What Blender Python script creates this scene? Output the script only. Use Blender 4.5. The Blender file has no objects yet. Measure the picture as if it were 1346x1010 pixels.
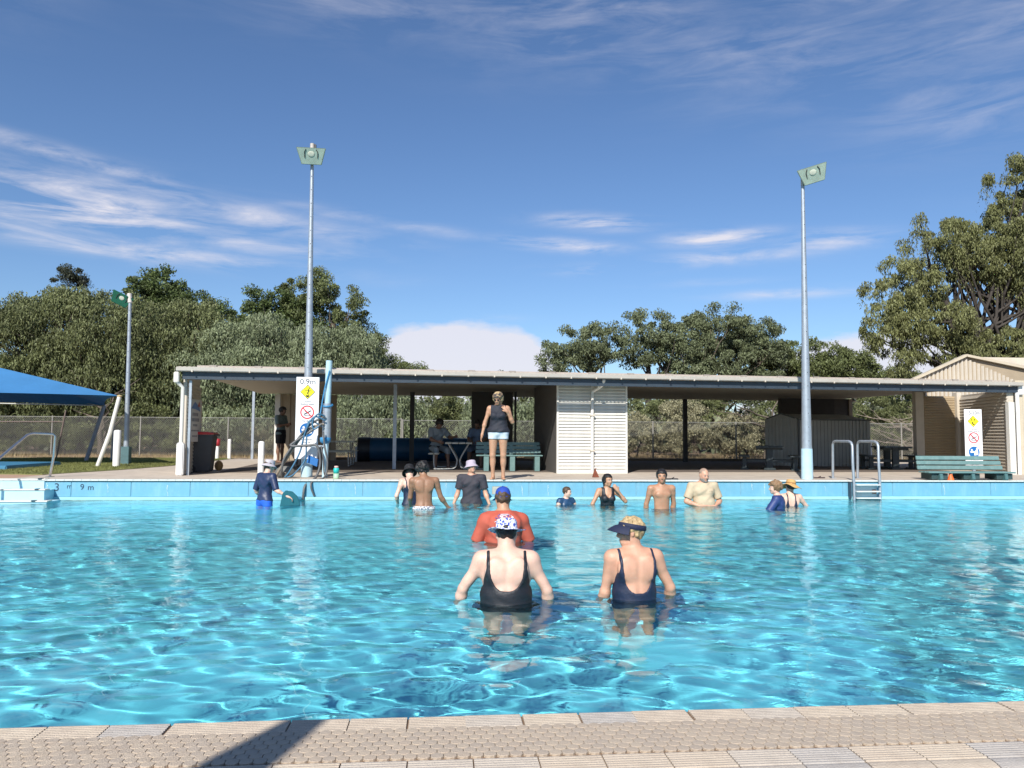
import bpy, math, random
import numpy as np
from mathutils import Matrix, Vector
random.seed(7); rng = np.random.RandomState(7)
sc = bpy.context.scene
COL = sc.collection
PI = math.pi
R = math.radians

# ------------------------------------------------------------------ camera
CAMZ = .868
cam = bpy.data.cameras.new('camera'); camo = bpy.data.objects.new('camera', cam); COL.objects.link(camo)
sc.camera = camo; cam.lens = 27.04; cam.sensor_width = 36; cam.clip_start = .05; cam.clip_end = 3000
YAW, PITCH, ROLL = .0912, .0656, .0066
_f = Vector((math.sin(YAW)*math.cos(PITCH), math.cos(YAW)*math.cos(PITCH), math.sin(PITCH)))
_r = Vector((math.cos(YAW), -math.sin(YAW), 0)); _u = _r.cross(_f)
_r2 = _r*math.cos(ROLL)+_u*math.sin(ROLL); _u2 = -_r*math.sin(ROLL)+_u*math.cos(ROLL)
camo.matrix_world = Matrix([[_r2[i], _u2[i], -_f[i], (0, 0, CAMZ)[i]] for i in range(3)]+[[0, 0, 0, 1]])

# ------------------------------------------------------------------ sun and sky
SUN_AZ, SUN_EL = R(22.5), R(38)          # light travels towards +Y turned 22.5 degrees to +X
sun = bpy.data.lights.new('sun', 'SUN'); suno = bpy.data.objects.new('sun', sun); COL.objects.link(suno)
sun.energy = 4.7; sun.angle = R(.53); sun.color = (1, .955, .89)
suno.rotation_euler = Vector((math.sin(SUN_AZ)*math.cos(SUN_EL), math.cos(SUN_AZ)*math.cos(SUN_EL), -math.sin(SUN_EL))).to_track_quat('-Z', 'Y').to_euler()
suno.location = (-20, -40, 40)
sun.cycles.is_caustics_light = True
sc.view_settings.view_transform = 'Standard'; sc.view_settings.look = 'None'; sc.view_settings.gamma = 1
sc.view_settings.exposure = 0.42; sc.view_settings.use_curve_mapping = False
cy = sc.cycles
cy.use_denoising = True; cy.max_bounces = 8; cy.diffuse_bounces = 3; cy.glossy_bounces = 4; cy.transmission_bounces = 6
cy.transparent_max_bounces = 12; cy.sample_clamp_indirect = 6; cy.caustics_refractive = True; cy.caustics_reflective = False

world = bpy.data.worlds.new('World'); sc.world = world; world.use_nodes = True
def build_world():
    nt = world.node_tree; N = nt.nodes; L = nt.links
    bg = N['Background']; bg.inputs[1].default_value = .086
    sky = N.new('ShaderNodeTexSky'); sky.sky_type = 'NISHITA'; sky.sun_disc = False
    sky.sun_elevation = SUN_EL; sky.sun_rotation = PI+SUN_AZ
    sky.altitude = 100; sky.air_density = 1.0; sky.dust_density = .3; sky.ozone_density = 3.0
    tc = N.new('ShaderNodeTexCoord'); sep = N.new('ShaderNodeSeparateXYZ'); L.new(tc.outputs['Generated'], sep.inputs[0])
    def m(op, a, b=None, c=None):
        n = N.new('ShaderNodeMath'); n.operation = op
        for i, v in enumerate((a, b, c)):
            if v is None: continue
            if isinstance(v, (int, float)): n.inputs[i].default_value = v
            else: L.new(v, n.inputs[i])
        return n.outputs[0]
    x, y, z = sep.outputs
    az = m('ARCTAN2', x, y); el = m('ARCSINE', z)
    # wispy clouds: fractal noise on a high flat layer, stretched sideways
    zz = m('ADD', m('MAXIMUM', z, 0.0), .09)
    px, py = m('DIVIDE', x, zz), m('DIVIDE', y, zz)
    cmb = N.new('ShaderNodeCombineXYZ'); L.new(m('ADD', m('MULTIPLY', px, .55), m('MULTIPLY', py, .22)), cmb.inputs[0]); L.new(m('MULTIPLY', py, .9), cmb.inputs[1])
    n1 = N.new('ShaderNodeTexNoise'); n1.inputs['Scale'].default_value = 1.35; n1.inputs['Detail'].default_value = 9; n1.inputs['Roughness'].default_value = .62; n1.inputs['Distortion'].default_value = .5
    L.new(cmb.outputs[0], n1.inputs['Vector'])
    cm2 = N.new('ShaderNodeCombineXYZ'); L.new(m('MULTIPLY', az, 2.8), cm2.inputs[0]); L.new(m('MULTIPLY', el, 15.0), cm2.inputs[1])
    n2 = N.new('ShaderNodeTexNoise'); n2.inputs['Scale'].default_value = 2.4; n2.inputs['Detail'].default_value = 9; n2.inputs['Roughness'].default_value = .62; n2.inputs['Distortion'].default_value = .45
    L.new(cm2.outputs[0], n2.inputs['Vector'])
    def blob(a0, e0, sa, se, tilt=0.):
        da = m('SUBTRACT', az, a0); de = m('SUBTRACT', m('SUBTRACT', el, e0), m('MULTIPLY', da, tilt))
        q = m('ADD', m('POWER', m('DIVIDE', m('ABSOLUTE', da), sa), 2.), m('POWER', m('DIVIDE', m('ABSOLUTE', de), se), 2.))
        return m('POWER', 2.718, m('MULTIPLY', q, -1.))
    D = R(1)
    streak = None
    # (azimuth, elevation, half widths in degrees, tilt, strength)
    for a0, e0, sa, se, t, s in [(-25, 14.6, 9.5, 1.7, -.05, .75), (-14, 15.0, 9, .95, -.1, .5), (-5, 15.4, 6, .45, -.12, .4), (-22, 12.1, 11, .6, -.04, .6), (-13, 13.2, 7, .6, -.05, .45), (-27, 17.6, 8, .5, -.12, .45),
                                 (11.0, 15.6, 3.4, .5, -.05, .6), (8.6, 14.0, 4.0, .42, -.08, .6), (12, 12.2, 3.5, .4, 0, .35), (20.5, 14.1, 3.2, .55, 0, .6), (22, 12.7, 5, .5, 0, .55),
                                 (28, 13.4, 3, .6, 0, .55), (26, 10.0, 5, .35, 0, .5), (20, 11.0, 4, .25, 0, .2), (3, 8.6, 3, .25, 0, .2), (-12, 12.7, 3, .3, 0, .3),
                                 (33, 28.0, 16, 4.4, -.05, .36), (12, 29, 12, 3.0, 0, .26), (-4, 30, 13, 2.4, 0, .17), (-33, 27, 7, 3, .1, .1), (38, 21, 7, 2.5, 0, .16),
                                 (-60, 20, 14, 4, 0, .35), (70, 18, 18, 5, 0, .35), (110, 30, 20, 6, 0, .3), (-110, 24, 25, 6, 0, .3), (170, 35, 30, 7, 0, .3)]:
        b = m('MULTIPLY', blob(a0*D, e0*D, sa*D, se*D, t), s)
        streak = b if streak is None else m('MAXIMUM', streak, b)
    nz = m('MULTIPLY', m('SUBTRACT', n2.outputs[0], .40), 4.8)
    nzc = m('MINIMUM', m('MAXIMUM', nz, 0.0), 1.35)
    nw = m('MULTIPLY', m('SUBTRACT', n1.outputs[0], .3), 2.2); nwc = m('MINIMUM', m('MAXIMUM', nw, .1), 1.)
    wis = m('MULTIPLY', m('MULTIPLY', m('MULTIPLY', streak, nzc), nwc), 2.6)
    # low bank of cloud near the horizon with a billowy top
    cm3 = N.new('ShaderNodeCombineXYZ'); L.new(m('MULTIPLY', az, 10.), cm3.inputs[0]); L.new(m('MULTIPLY', el, 26.), cm3.inputs[1])
    n3 = N.new('ShaderNodeTexNoise'); n3.inputs['Scale'].default_value = 2.2; n3.inputs['Detail'].default_value = 7; n3.inputs['Roughness'].default_value = .55
    L.new(cm3.outputs[0], n3.inputs['Vector'])
    base = None
    for a0, sa, h in [(1.3, 9.2, 8.5), (31, 9, 7.2), (-40, 12, 6.0), (75, 25, 7), (-100, 30, 7), (160, 40, 7)]:
        b = m('MULTIPLY', m('POWER', 2.718, m('MULTIPLY', m('POWER', m('DIVIDE', m('ABSOLUTE', m('SUBTRACT', az, a0*D)), sa*D), 4.), -1.)), h*D)
        base = b if base is None else m('MAXIMUM', base, b)
    top = m('ADD', base, m('MULTIPLY', m('SUBTRACT', n3.outputs[0], .5), .026))
    cum = m('MINIMUM', m('MAXIMUM', m('MULTIPLY', m('SUBTRACT', top, el), 70.), 0.), .86)
    fac = m('MINIMUM', m('MAXIMUM', wis, cum), .9)
    hs = N.new('ShaderNodeHueSaturation'); hs.inputs['Saturation'].default_value = 1.0; hs.inputs['Value'].default_value = 1; L.new(sky.outputs[0], hs.inputs['Color'])
    tint = N.new('ShaderNodeMix'); tint.data_type = 'RGBA'; tint.blend_type = 'MULTIPLY'; tint.inputs[0].default_value = 1
    L.new(hs.outputs[0], tint.inputs[6]); tint.inputs[7].default_value = (.80, .93, 1.10, 1)
    mx = N.new('ShaderNodeMix'); mx.data_type = 'RGBA'; L.new(fac, mx.inputs[0]); L.new(tint.outputs[2], mx.inputs[6]); mx.inputs[7].default_value = (7.3, 7.1, 7.7, 1)
    L.new(mx.outputs[2], bg.inputs[0])
build_world()

# ------------------------------------------------------------------ helpers
def tag(o, label=None, cat=None, group=None, kind=None):
    if label: o['label'] = label
    if cat: o['category'] = cat
    if group: o['group'] = group
    if kind: o['kind'] = kind
    return o
def empty(name, loc=(0, 0, 0), rz=0., label=None, cat=None, group=None):
    o = bpy.data.objects.new(name, None); COL.objects.link(o); o.location = loc; o.rotation_euler = (0, 0, rz); o.empty_display_size = .1
    return tag(o, label, cat, group)
def link(name, me, parent=None):
    o = bpy.data.objects.new(name, me); COL.objects.link(o)
    if parent: o.parent = parent
    return o
def mesh_np(name, v, f, mat=None, smooth=False):
    """v (n,3), f (m,k) with one k"""
    v = np.asarray(v, np.float32); f = np.asarray(f, np.int32); k = f.shape[1]
    me = bpy.data.meshes.new(name); me.vertices.add(len(v)); me.vertices.foreach_set('co', v.ravel())
    me.loops.add(f.size); me.loops.foreach_set('vertex_index', f.ravel())
    me.polygons.add(len(f)); me.polygons.foreach_set('loop_start', np.arange(0, f.size, k, dtype=np.int32))
    if smooth: me.polygons.foreach_set('use_smooth', np.ones(len(f), bool))
    me.update()
    if mat: me.materials.append(mat)
    return me
class MB:
    def __init__(s): s.v = []; s.f = []; s.sm = []
    def add(s, v, f, smooth=False):
        n = len(s.v); s.v += [tuple(p) for p in v]; s.f += [tuple(i+n for i in q) for q in f]; s.sm += [smooth]*len(f); return s
    def box(s, x0, x1, y0, y1, z0, z1, M=None):
        v = [(x0, y0, z0), (x1, y0, z0), (x1, y1, z0), (x0, y1, z0), (x0, y0, z1), (x1, y0, z1), (x1, y1, z1), (x0, y1, z1)]
        if M is not None: v = [tuple(M @ Vector(p)) for p in v]
        return s.add(v, [(0, 3, 2, 1), (4, 5, 6, 7), (0, 1, 5, 4), (1, 2, 6, 5), (2, 3, 7, 6), (3, 0, 4, 7)])
    def bar(s, a, b, w, h, up=(0, 0, 1)):
        a, b = Vector(a), Vector(b); d = (b-a); Lg = d.length; d.normalize(); u = Vector(up)
        x = d.cross(u)
        if x.length < 1e-4: x = d.cross(Vector((0, 1, 0)))
        x.normalize(); u = x.cross(d)
        M = Matrix([[x[i], d[i], u[i], a[i]] for i in range(3)]+[[0, 0, 0, 1]])
        return s.box(-w/2, w/2, 0, Lg, -h/2, h/2, M)
    def tube(s, pts, r, n=10, cap=True, closed=False):
        P = [Vector(p) for p in pts]; k = len(P); rs = r if isinstance(r, (list, tuple)) else [r]*k
        v = []; prev = None
        for i, p in enumerate(P):
            if closed: t = (P[(i+1) % k]-P[i-1])
            else: t = (P[min(i+1, k-1)]-P[max(i-1, 0)])
            t.normalize()
            if prev is None:
                x = t.cross(Vector((0, 0, 1)))
                if x.length < 1e-3: x = t.cross(Vector((0, 1, 0)))
            else: x = prev-t*prev.dot(t)
            x.normalize(); prev = x; y = t.cross(x)
            for j in range(n):
                a = 2*PI*j/n; v.append(p+(x*math.cos(a)+y*math.sin(a))*rs[i])
        f = []
        for i in range(k if closed else k-1):
            i2 = (i+1) % k
            for j in range(n): f.append((i*n+j, i*n+(j+1) % n, i2*n+(j+1) % n, i2*n+j))
        s.add(v, f, True)
        if cap and not closed:
            s.add(v[:n], [tuple(range(n))[::-1]]); s.add(v[-n:], [tuple(range(n))])
        return s
    def lathe(s, prof, n=20, M=None, smooth=True, wave=None):
        v = []
        for i, (r, z) in enumerate(prof):
            for j in range(n):
                a = 2*PI*j/n; rr = r; z2 = z
                if wave: rr, z2 = wave(a, r, z)
                v.append(Vector((rr*math.cos(a), rr*math.sin(a), z2)))
        if M is not None: v = [M @ p for p in v]
        f = [(i*n+j, i*n+(j+1) % n, (i+1)*n+(j+1) % n, (i+1)*n+j) for i in range(len(prof)-1) for j in range(n)]
        return s.add(v, f, smooth)
    def ball(s, c, r, n=12, M=None):
        rx, ry, rz = r if isinstance(r, (tuple, list)) else (r, r, r)
        prof = [(math.sin(PI*i/(n//2)), -math.cos(PI*i/(n//2))) for i in range(n//2+1)]
        T = Matrix.Translation(Vector(c)) @ Matrix.Diagonal((rx, ry, rz, 1))
        if M is not None: T = M @ T
        return s.lathe([(max(a, 1e-4), b) for a, b in prof], n, T)
    def prism(s, pts, axis, a, b):
        """polygon pts (p,q) extruded along axis 'x','y','z' from a to b"""
        def P(p, q, t): return {'x': (t, p, q), 'y': (p, t, q), 'z': (p, q, t)}[axis]
        n = len(pts); v = [P(p, q, a) for p, q in pts]+[P(p, q, b) for p, q in pts]
        f = [tuple(range(n)), tuple(range(n, 2*n))[::-1]]+[(i, i+n, (i+1) % n+n, (i+1) % n) for i in range(n)]
        return s.add(v, f)
    def mesh(s, name, mat=None, bevel=0):
        me = bpy.data.meshes.new(name); me.from_pydata([tuple(p) for p in s.v], [], s.f)
        me.polygons.foreach_set('use_smooth', s.sm); me.update()
        if mat: me.materials.append(mat)
        import bmesh
        bm = bmesh.new(); bm.from_mesh(me); bmesh.ops.recalc_face_normals(bm, faces=bm.faces)
        if bevel: bmesh.ops.bevel(bm, geom=[e for e in bm.edges if not e.smooth or len(e.link_faces) == 2 and e.calc_face_angle(0) > .6], offset=bevel, segments=2, affect='EDGES', clamp_overlap=True)
        bm.to_mesh(me); bm.free()
        return me
    def build(s, name, mat, parent=None, bevel=0):
        return link(name, s.mesh(name, mat, bevel), parent)
def B(name, mat, parent, *a, bevel=0): return MB().box(*a).build(name, mat, parent, bevel)

# ------------------------------------------------------------------ materials
MATS = {}
def M(name, col, rough=.6, var=.15, scale=6., bump=0., bscale=40., metal=0., dirt=None, dscale=2., damt=.35, spec=.5, trans=0., aniso=None, island=0.):
    if name in MATS: return MATS[name]
    m = bpy.data.materials.new(name); m.use_nodes = True; MATS[name] = m
    nt = m.node_tree; N = nt.nodes; L = nt.links; b = N['Principled BSDF']
    b.inputs['Roughness'].default_value = rough; b.inputs['Metallic'].default_value = metal; b.inputs['Specular IOR Level'].default_value = spec
    tc = N.new('ShaderNodeTexCoord'); src = tc.outputs['Object']
    if aniso:
        mp = N.new('ShaderNodeMapping'); mp.inputs['Scale'].default_value = aniso; L.new(src, mp.inputs[0]); src = mp.outputs[0]
    c = col+(1,) if len(col) == 3 else col
    n = N.new('ShaderNodeTexNoise'); n.inputs['Scale'].default_value = scale; n.inputs['Detail'].default_value = 5; n.inputs['Roughness'].default_value = .65; L.new(src, n.inputs['Vector'])
    mr = N.new('ShaderNodeMapRange'); mr.inputs[1].default_value = .3; mr.inputs[2].default_value = .7; mr.inputs[3].default_value = 1-var; mr.inputs[4].default_value = 1+var; L.new(n.outputs[0], mr.inputs[0])
    fac = mr.outputs[0]
    if island:
        g = N.new('ShaderNodeNewGeometry'); m2 = N.new('ShaderNodeMapRange'); m2.inputs[3].default_value = 1-island; m2.inputs[4].default_value = 1+island; L.new(g.outputs['Random Per Island'], m2.inputs[0])
        mm = N.new('ShaderNodeMath'); mm.operation = 'MULTIPLY'; L.new(fac, mm.inputs[0]); L.new(m2.outputs[0], mm.inputs[1]); fac = mm.outputs[0]
    vm = N.new('ShaderNodeVectorMath'); vm.operation = 'SCALE'; vm.inputs[0].default_value = c[:3]; L.new(fac, vm.inputs['Scale'])
    out = vm.outputs[0]
    if dirt:
        n2 = N.new('ShaderNodeTexNoise'); n2.inputs['Scale'].default_value = dscale; n2.inputs['Detail'].default_value = 8; n2.inputs['Roughness'].default_value = .7; L.new(src, n2.inputs['Vector'])
        m3 = N.new('ShaderNodeMapRange'); m3.inputs[1].default_value = .5; m3.inputs[2].default_value = .72; m3.inputs[4].default_value = damt; L.new(n2.outputs[0], m3.inputs[0])
        mx = N.new('ShaderNodeMix'); mx.data_type = 'RGBA'; L.new(m3.outputs[0], mx.inputs[0]); L.new(out, mx.inputs[6]); mx.inputs[7].default_value = dirt+(1,); out = mx.outputs[2]
    L.new(out, b.inputs['Base Color'])
    if bump:
        n3 = N.new('ShaderNodeTexNoise'); n3.inputs['Scale'].default_value = bscale; n3.inputs['Detail'].default_value = 4; L.new(src, n3.inputs['Vector'])
        bp = N.new('ShaderNodeBump'); bp.inputs['Strength'].default_value = bump; bp.inputs['Distance'].default_value = .01; L.new(n3.outputs[0], bp.inputs['Height']); L.new(bp.outputs[0], b.inputs['Normal'])
    if trans:
        t = N.new('ShaderNodeBsdfTranslucent'); L.new(out, t.inputs[0]); ms = N.new('ShaderNodeMixShader'); ms.inputs[0].default_value = trans
        L.new(b.outputs[0], ms.inputs[1]); L.new(t.outputs[0], ms.inputs[2]); L.new(ms.outputs[0], N['Material Output'].inputs[0])
    return m
cream = M('cream_steel', (.56, .50, .41), .45, .06, 3, dirt=(.4, .33, .25), damt=.25)
white_steel = M('white_steel', (.68, .66, .60), .45, .05, 3, dirt=(.5, .45, .38), damt=.25)
beige = M('beige_steel', (.54, .47, .35), .45, .06, 3, dirt=(.38, .3, .2), damt=.25)
tan = M('tan_wall', (.36, .29, .2), .6, .08, 3)
darkblue = M('dark_blue_fascia', (.035, .05, .068), .45, .12, 4)
concrete = M('pool_deck_concrete', (.50, .425, .34), .85, .12, 3, .35, 60, dirt=(.3, .235, .17), dscale=1.3, damt=.5)
galv = M('galvanised_steel', (.36, .40, .44), .45, .12, 9, metal=.45, dirt=(.22, .22, .2), damt=.3)
steel = M('stainless_steel', (.55, .55, .54), .22, .1, 12, metal=.9)
paleblue = M('pale_blue_paint', (.44, .62, .70), .5, .1, 5, dirt=(.3, .35, .35), damt=.4)
whitep = M('white_paint', (.78, .77, .74), .5, .06, 8, dirt=(.42, .38, .32), dscale=6, damt=.4)
teal_bench = M('teal_bench_paint', (.135, .235, .225), .5, .1, 9, dirt=(.28, .32, .3), dscale=9, damt=.3)
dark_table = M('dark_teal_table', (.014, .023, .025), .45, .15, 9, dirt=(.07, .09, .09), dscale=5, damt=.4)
black = M('black_plastic', (.018, .018, .02), .5, .2, 6)
# ------------------------------------------------------------------ pool
YN, YF, WZ = 2.445, 14.74, -.375
PX0, PX1 = -14.0, 20.0
pool_blue = M('pool_floor_paint', (.215, .80, .91), .7, .05, 1.2, dirt=(.28, .83, .93), dscale=3, damt=.3)
def floor_z(x): return -1.27-.018*(x+8) if x < 8 else -1.558-.05*(x-8)
def grid_mesh(name, xs, ys, zf, mat, smooth=True):
    X, Y = np.meshgrid(xs, ys); Z = zf(X, Y); v = np.stack([X, Y, Z], -1).reshape(-1, 3); W = len(xs)
    i = np.arange(len(ys)-1)[:, None]*W+np.arange(W-1)[None]
    q = np.stack([i, i+1, i+W+1, i+W], -1).reshape(-1, 4)
    return link(name, mesh_np(name, v, q, mat, smooth))
pf = grid_mesh('pool_floor', np.linspace(PX0, PX1, 60), np.array([YN-.02, 5, 8, 11, YF+.06]), np.vectorize(lambda x, y: floor_z(x)), pool_blue); tag(pf, kind='structure')
pf.cycles.is_caustics_receiver = True
# water
glass = bpy.data.materials.new('pool_water'); glass.use_nodes = True
_n = glass.node_tree.nodes; _n.remove(_n['Principled BSDF']); _g = _n.new('ShaderNodeBsdfGlass'); _g.inputs['IOR'].default_value = 1.33; _g.inputs['Roughness'].default_value = 0
_g.inputs['Color'].default_value = (.86, .985, 1, 1)
glass.node_tree.links.new(_g.outputs[0], _n['Material Output'].inputs[0])
BUMPD, LMIN, AMP, PEXP = .010, .12, .00108, .95
_bt = _n.new('ShaderNodeTexCoord'); _bm = _n.new('ShaderNodeMapping'); _bm.inputs['Scale'].default_value = (1, 1.6, 1); _bn = _n.new('ShaderNodeTexNoise'); _bn.inputs['Scale'].default_value = 5.5; _bn.inputs['Detail'].default_value = 3; _bn.inputs['Roughness'].default_value = .55; _bn.inputs['Distortion'].default_value = .8
_bp = _n.new('ShaderNodeBump'); _bp.inputs['Strength'].default_value = 1.0; _bp.inputs['Distance'].default_value = BUMPD
_gl = glass.node_tree.links; _gl.new(_bt.outputs['Object'], _bm.inputs[0]); _gl.new(_bm.outputs[0], _bn.inputs['Vector']); 
_sp = _n.new('ShaderNodeSeparateXYZ'); _gl.new(_bt.outputs['Object'], _sp.inputs[0]); _mr = _n.new('ShaderNodeMapRange'); _mr.inputs[1].default_value = 3.5; _mr.inputs[2].default_value = 11; _gl.new(_sp.outputs[1], _mr.inputs[0])
_mx = _n.new('ShaderNodeMapRange'); _mx.inputs[1].default_value = .3; _mx.inputs[2].default_value = 2.5; _mx.inputs[3].default_value = .0; _mx.inputs[4].default_value = .34; _gl.new(_sp.outputs[0], _mx.inputs[0])
_ma = _n.new('ShaderNodeMath'); _ma.operation = 'MAXIMUM'; _gl.new(_mr.outputs[0], _ma.inputs[0]); _gl.new(_mx.outputs[0], _ma.inputs[1]); _mm = _n.new('ShaderNodeMath'); _mm.operation = 'MULTIPLY'
_gl.new(_bn.outputs[0], _mm.inputs[0]); _gl.new(_ma.outputs[0], _mm.inputs[1]); _gl.new(_mm.outputs[0], _bp.inputs['Height'])
if BUMPD: _gl.new(_bp.outputs[0], _g.inputs['Normal'])
def make_water():
    r = np.random.RandomState(3); K = []
    for i in range(60):
        Lw = LMIN*(.95/LMIN)**r.rand(); a = r.normal(1.0, .95); k = 2*np.pi/Lw
        K.append((k*np.cos(a), k*np.sin(a), r.rand()*6.28, AMP*Lw**PEXP))
    def wave(X, Y):
        Z = X*0.
        amp = 1+.30*np.sin(.7*X+1.1)*np.sin(.5*Y+.4)+.2*np.sin(1.9*X-1.2*Y)
        for j, (kx, ky, p, A) in enumerate(K):
            Z = Z+A*np.sin(kx*X+ky*Y+p+.7*np.sin(.9*X+1.3*Y+p)+.4*np.sin(2.3*X-1.9*Y+2*p))
        Z = Z*amp
        # disturbed water hugging each bather
        for cx, cy_, rr in [(.5, 5.84, .24), (1.50, 5.92, .24), (.74, 9.02, .28), (-3.03, 13.8, .18), (-.27, 13.1, .18), (.56, 14.1, .18), (3.78, 13.05, .18), (4.7, 13.6, .22), (6.0, 13.1, .25)]:
            d = np.hypot(X-cx, Y-cy_); Z = Z+.0030*np.exp(-np.clip(d-rr, 0, 9)/.28)*np.sin(2*np.pi*d/.21+1.5*np.sin(2*np.arctan2(Y-cy_, X-cx)))*(d > rr*.5)
        # calmer patch in the wake of the second walker
        d = np.hypot((X-1.25)/.38, (Y-4.75)/.42); Z = Z*(1-.85*np.exp(-d**4))
        return WZ+Z
    ys = [YN-.01]
    while ys[-1] < YF+.03: ys.append(ys[-1]+.0185*max(1., ys[-1]/3.5))
    xs = np.arange(-10.6, 15.0, .029); xs = np.concatenate([np.arange(PX0, -10.6, .06), xs, np.arange(15.0, PX1+.01, .06)])
    return grid_mesh('pool_water', xs, np.array(ys), wave, glass)
wt = make_water(); tag(wt, kind='structure'); wt.cycles.is_caustics_caster = True

wall_paint = M('pool_wall_blue_paint', (.145, .37, .50), .6, .1, 3, dirt=(.3, .5, .58), dscale=5, damt=.45, aniso=(1, 1, .35))
wall_under = M('pool_wall_lower_paint', (.33, .66, .75), .6, .05, 3)
coping = M('white_coping_tile', (.62, .64, .6), .5, .1, 8, dirt=(.36, .36, .3), dscale=7, damt=.4)
# far wall: flush slabs with recessed joints, one slab per metre
fw = empty('pool_wall', (0, YF, 0)); tag(fw, kind='structure')
backing = B('backing', M('joint_mortar', (.28, .47, .56), .8), fw, PX0, PX1, .012, .4, -3, -.03)
slab_me = MB().box(-.519, .519, 0, .05, -.312, -.042).mesh('wall_panel', wall_paint, .004)
x = PX0+.52
while x < PX1:
    o = link('wall_panel', slab_me, fw); o.location = (x, 0, 0); x += 1.046
led = B('ledge', wall_under, fw, PX0, PX1, -.035, .05, -.5, -.315)
low = B('lower_wall', wall_under, fw, PX0, PX1, -.01, .05, -3, -.5)
led.cycles.is_caustics_receiver = True; low.cycles.is_caustics_receiver = True
B('shadow_strip', M('teal_shadow', (.02, .14, .18), .5), fw, PX0, PX1, -.012, .05, -.04, -.026)  # dark strip painted in as the shadow line beneath the coping
ct = MB().box(-.0735, .0735, -.03, .105, -.026, .004).mesh('coping_tile', coping, .004)
x = PX0+.08; k = 0
while x < PX1:
    if -9.2 < x < 13.4:
        o = link('coping_tile', ct, fw); o.location = (x, 0, random.uniform(-.0008, .0008)); k += 1
    x += .15
B('coping_run', coping, fw, PX0, -9.27, -.03, .105, -.026, .004); B('coping_run', coping, fw, 13.47, PX1, -.03, .105, -.026, .004)
B('scum_line', M('scum_tan', (.22, .36, .36), .8, .3, 12), fw, PX0, PX1, -.0375, -.0345, -.385, -.362)
# white lime streaks on some joints: thin crusts of real thickness
lime = M('lime_crust', (.42, .55, .6), .9, .2, 20)
for xx, h in [(-6.05, .17), (-5.0, .2), (-1.6, .2), (-2.1, .12), (.1, .1), (.35, .16), (1.55, .2), (2.05, .2), (6.35, .2), (6.1, .13), (7.6, .1), (11.2, .16), (10.1, .2), (-7.1, .12), (-3.4, .1), (4.3, .1)]:
    mb = MB(); zz = -.06-random.random()*.05; pts = []
    for i in range(9):
        t = i/8; w = .005*(1-t*.5)*random.uniform(.3, 2.2); pts.append((xx+random.uniform(-.008, .008)+t*.012, zz-h*t, w))
    v = [(p[0]-p[2], -.003, p[1]) for p in pts]+[(p[0]+p[2], -.003, p[1]) for p in pts]+[(p[0], .002, p[1]) for p in pts]
    n = 9; f = []
    for i in range(8): f += [(i, i+1, n+i+1, n+i)]
    mb.add(v, f).build('lime_streak', lime, fw)
# depth marks painted on the far wall
def text(s, parent, mat, loc, size, rot=(PI/2, 0, 0), name='lettering', align='CENTER', ext=.0015, sx=1.):
    cu = bpy.data.curves.new(name, 'FONT'); cu.body = s; cu.size = size; cu.align_x = align; cu.align_y = 'CENTER'; cu.extrude = ext
    tmp = bpy.data.objects.new('tmp', cu); COL.objects.link(tmp); dg = bpy.context.evaluated_depsgraph_get(); me = bpy.data.meshes.new_from_object(tmp.evaluated_get(dg)); me.materials.clear(); me.materials.append(mat)
    bpy.data.objects.remove(tmp); bpy.data.curves.remove(cu)
    o = bpy.data.objects.new(name, me); COL.objects.link(o); o.location = loc; o.rotation_euler = rot; o.scale = (sx, 1, 1)
    if parent: o.parent = parent
    return o
ink = M('dark_marking_paint', (.02, .05, .09), .7, .3, 30)
text('3', fw, ink, (-6.93, -.003, -.145), .2); text('rr', fw, ink, (-6.72, -.003, -.125), .12, sx=.8); text('9', fw, ink, (-6.49, -.003, -.14), .15); text('m', fw, ink, (-6.34, -.003, -.145), .15)
text('m', fw, ink, (4.40, -.003, -.12), .17); text('.', fw, ink, (4.13, -.003, -.10), .17)
# a beige cover plate under the standing swimmer
B('cover_plate', M('plate_beige', (.42, .42, .36), .6), fw, .98, 1.27, -.006, .0, -.27, -.12, bevel=.003)

# near wall + end walls
nw = empty('near_pool_wall', (0, YN, 0)); tag(nw, kind='structure')
o = B('wall_face', wall_under, nw, PX0, PX1, -.3, 0, -3, -.035); o.cycles.is_caustics_receiver = True
for nm, xa in (('end_wall', PX0), ('end_wall', PX1)):
    e = B(nm, wall_under, None, xa-.2 if xa < 0 else xa, xa if xa < 0 else xa+.2, YN, YF, -3, .0); tag(e, kind='structure')

# ------------------------------------------------------------------ near deck: ridged tiles, scale pavers, bullnose tiles
nd = empty('near_deck', (0, 0, 0)); tag(nd, kind='structure')
mort = M('deck_mortar', (.2, .13, .08), .9, .2, 20)
B('mortar_bed', mort, nd, -6, 8, 2.02, YN-.004, -.4, -.0065); B('lower_step', concrete, nd, -14, 20, -9, 2.02, -.5, -.16)
B('mortar_bed', mort, nd, -14, -6, 2.02, YN-.004, -.4, -.001); B('mortar_bed', mort, nd, 8, 20, 2.02, YN-.004, -.4, -.001)
tile_cols = [M('tile_%s' % n_, c_, .75, .1, 14, .5, 220, dirt=d_, dscale=12, damt=.5) for n_, c_, d_ in
             [('warm_cream', (.50, .42, .325), (.38, .30, .22)), ('pale_grey', (.465, .405, .335), (.34, .29, .24)), ('light_beige', (.485, .405, .315), (.37, .29, .22)), ('stone_grey', (.41, .375, .335), (.3, .26, .22))]]
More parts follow.
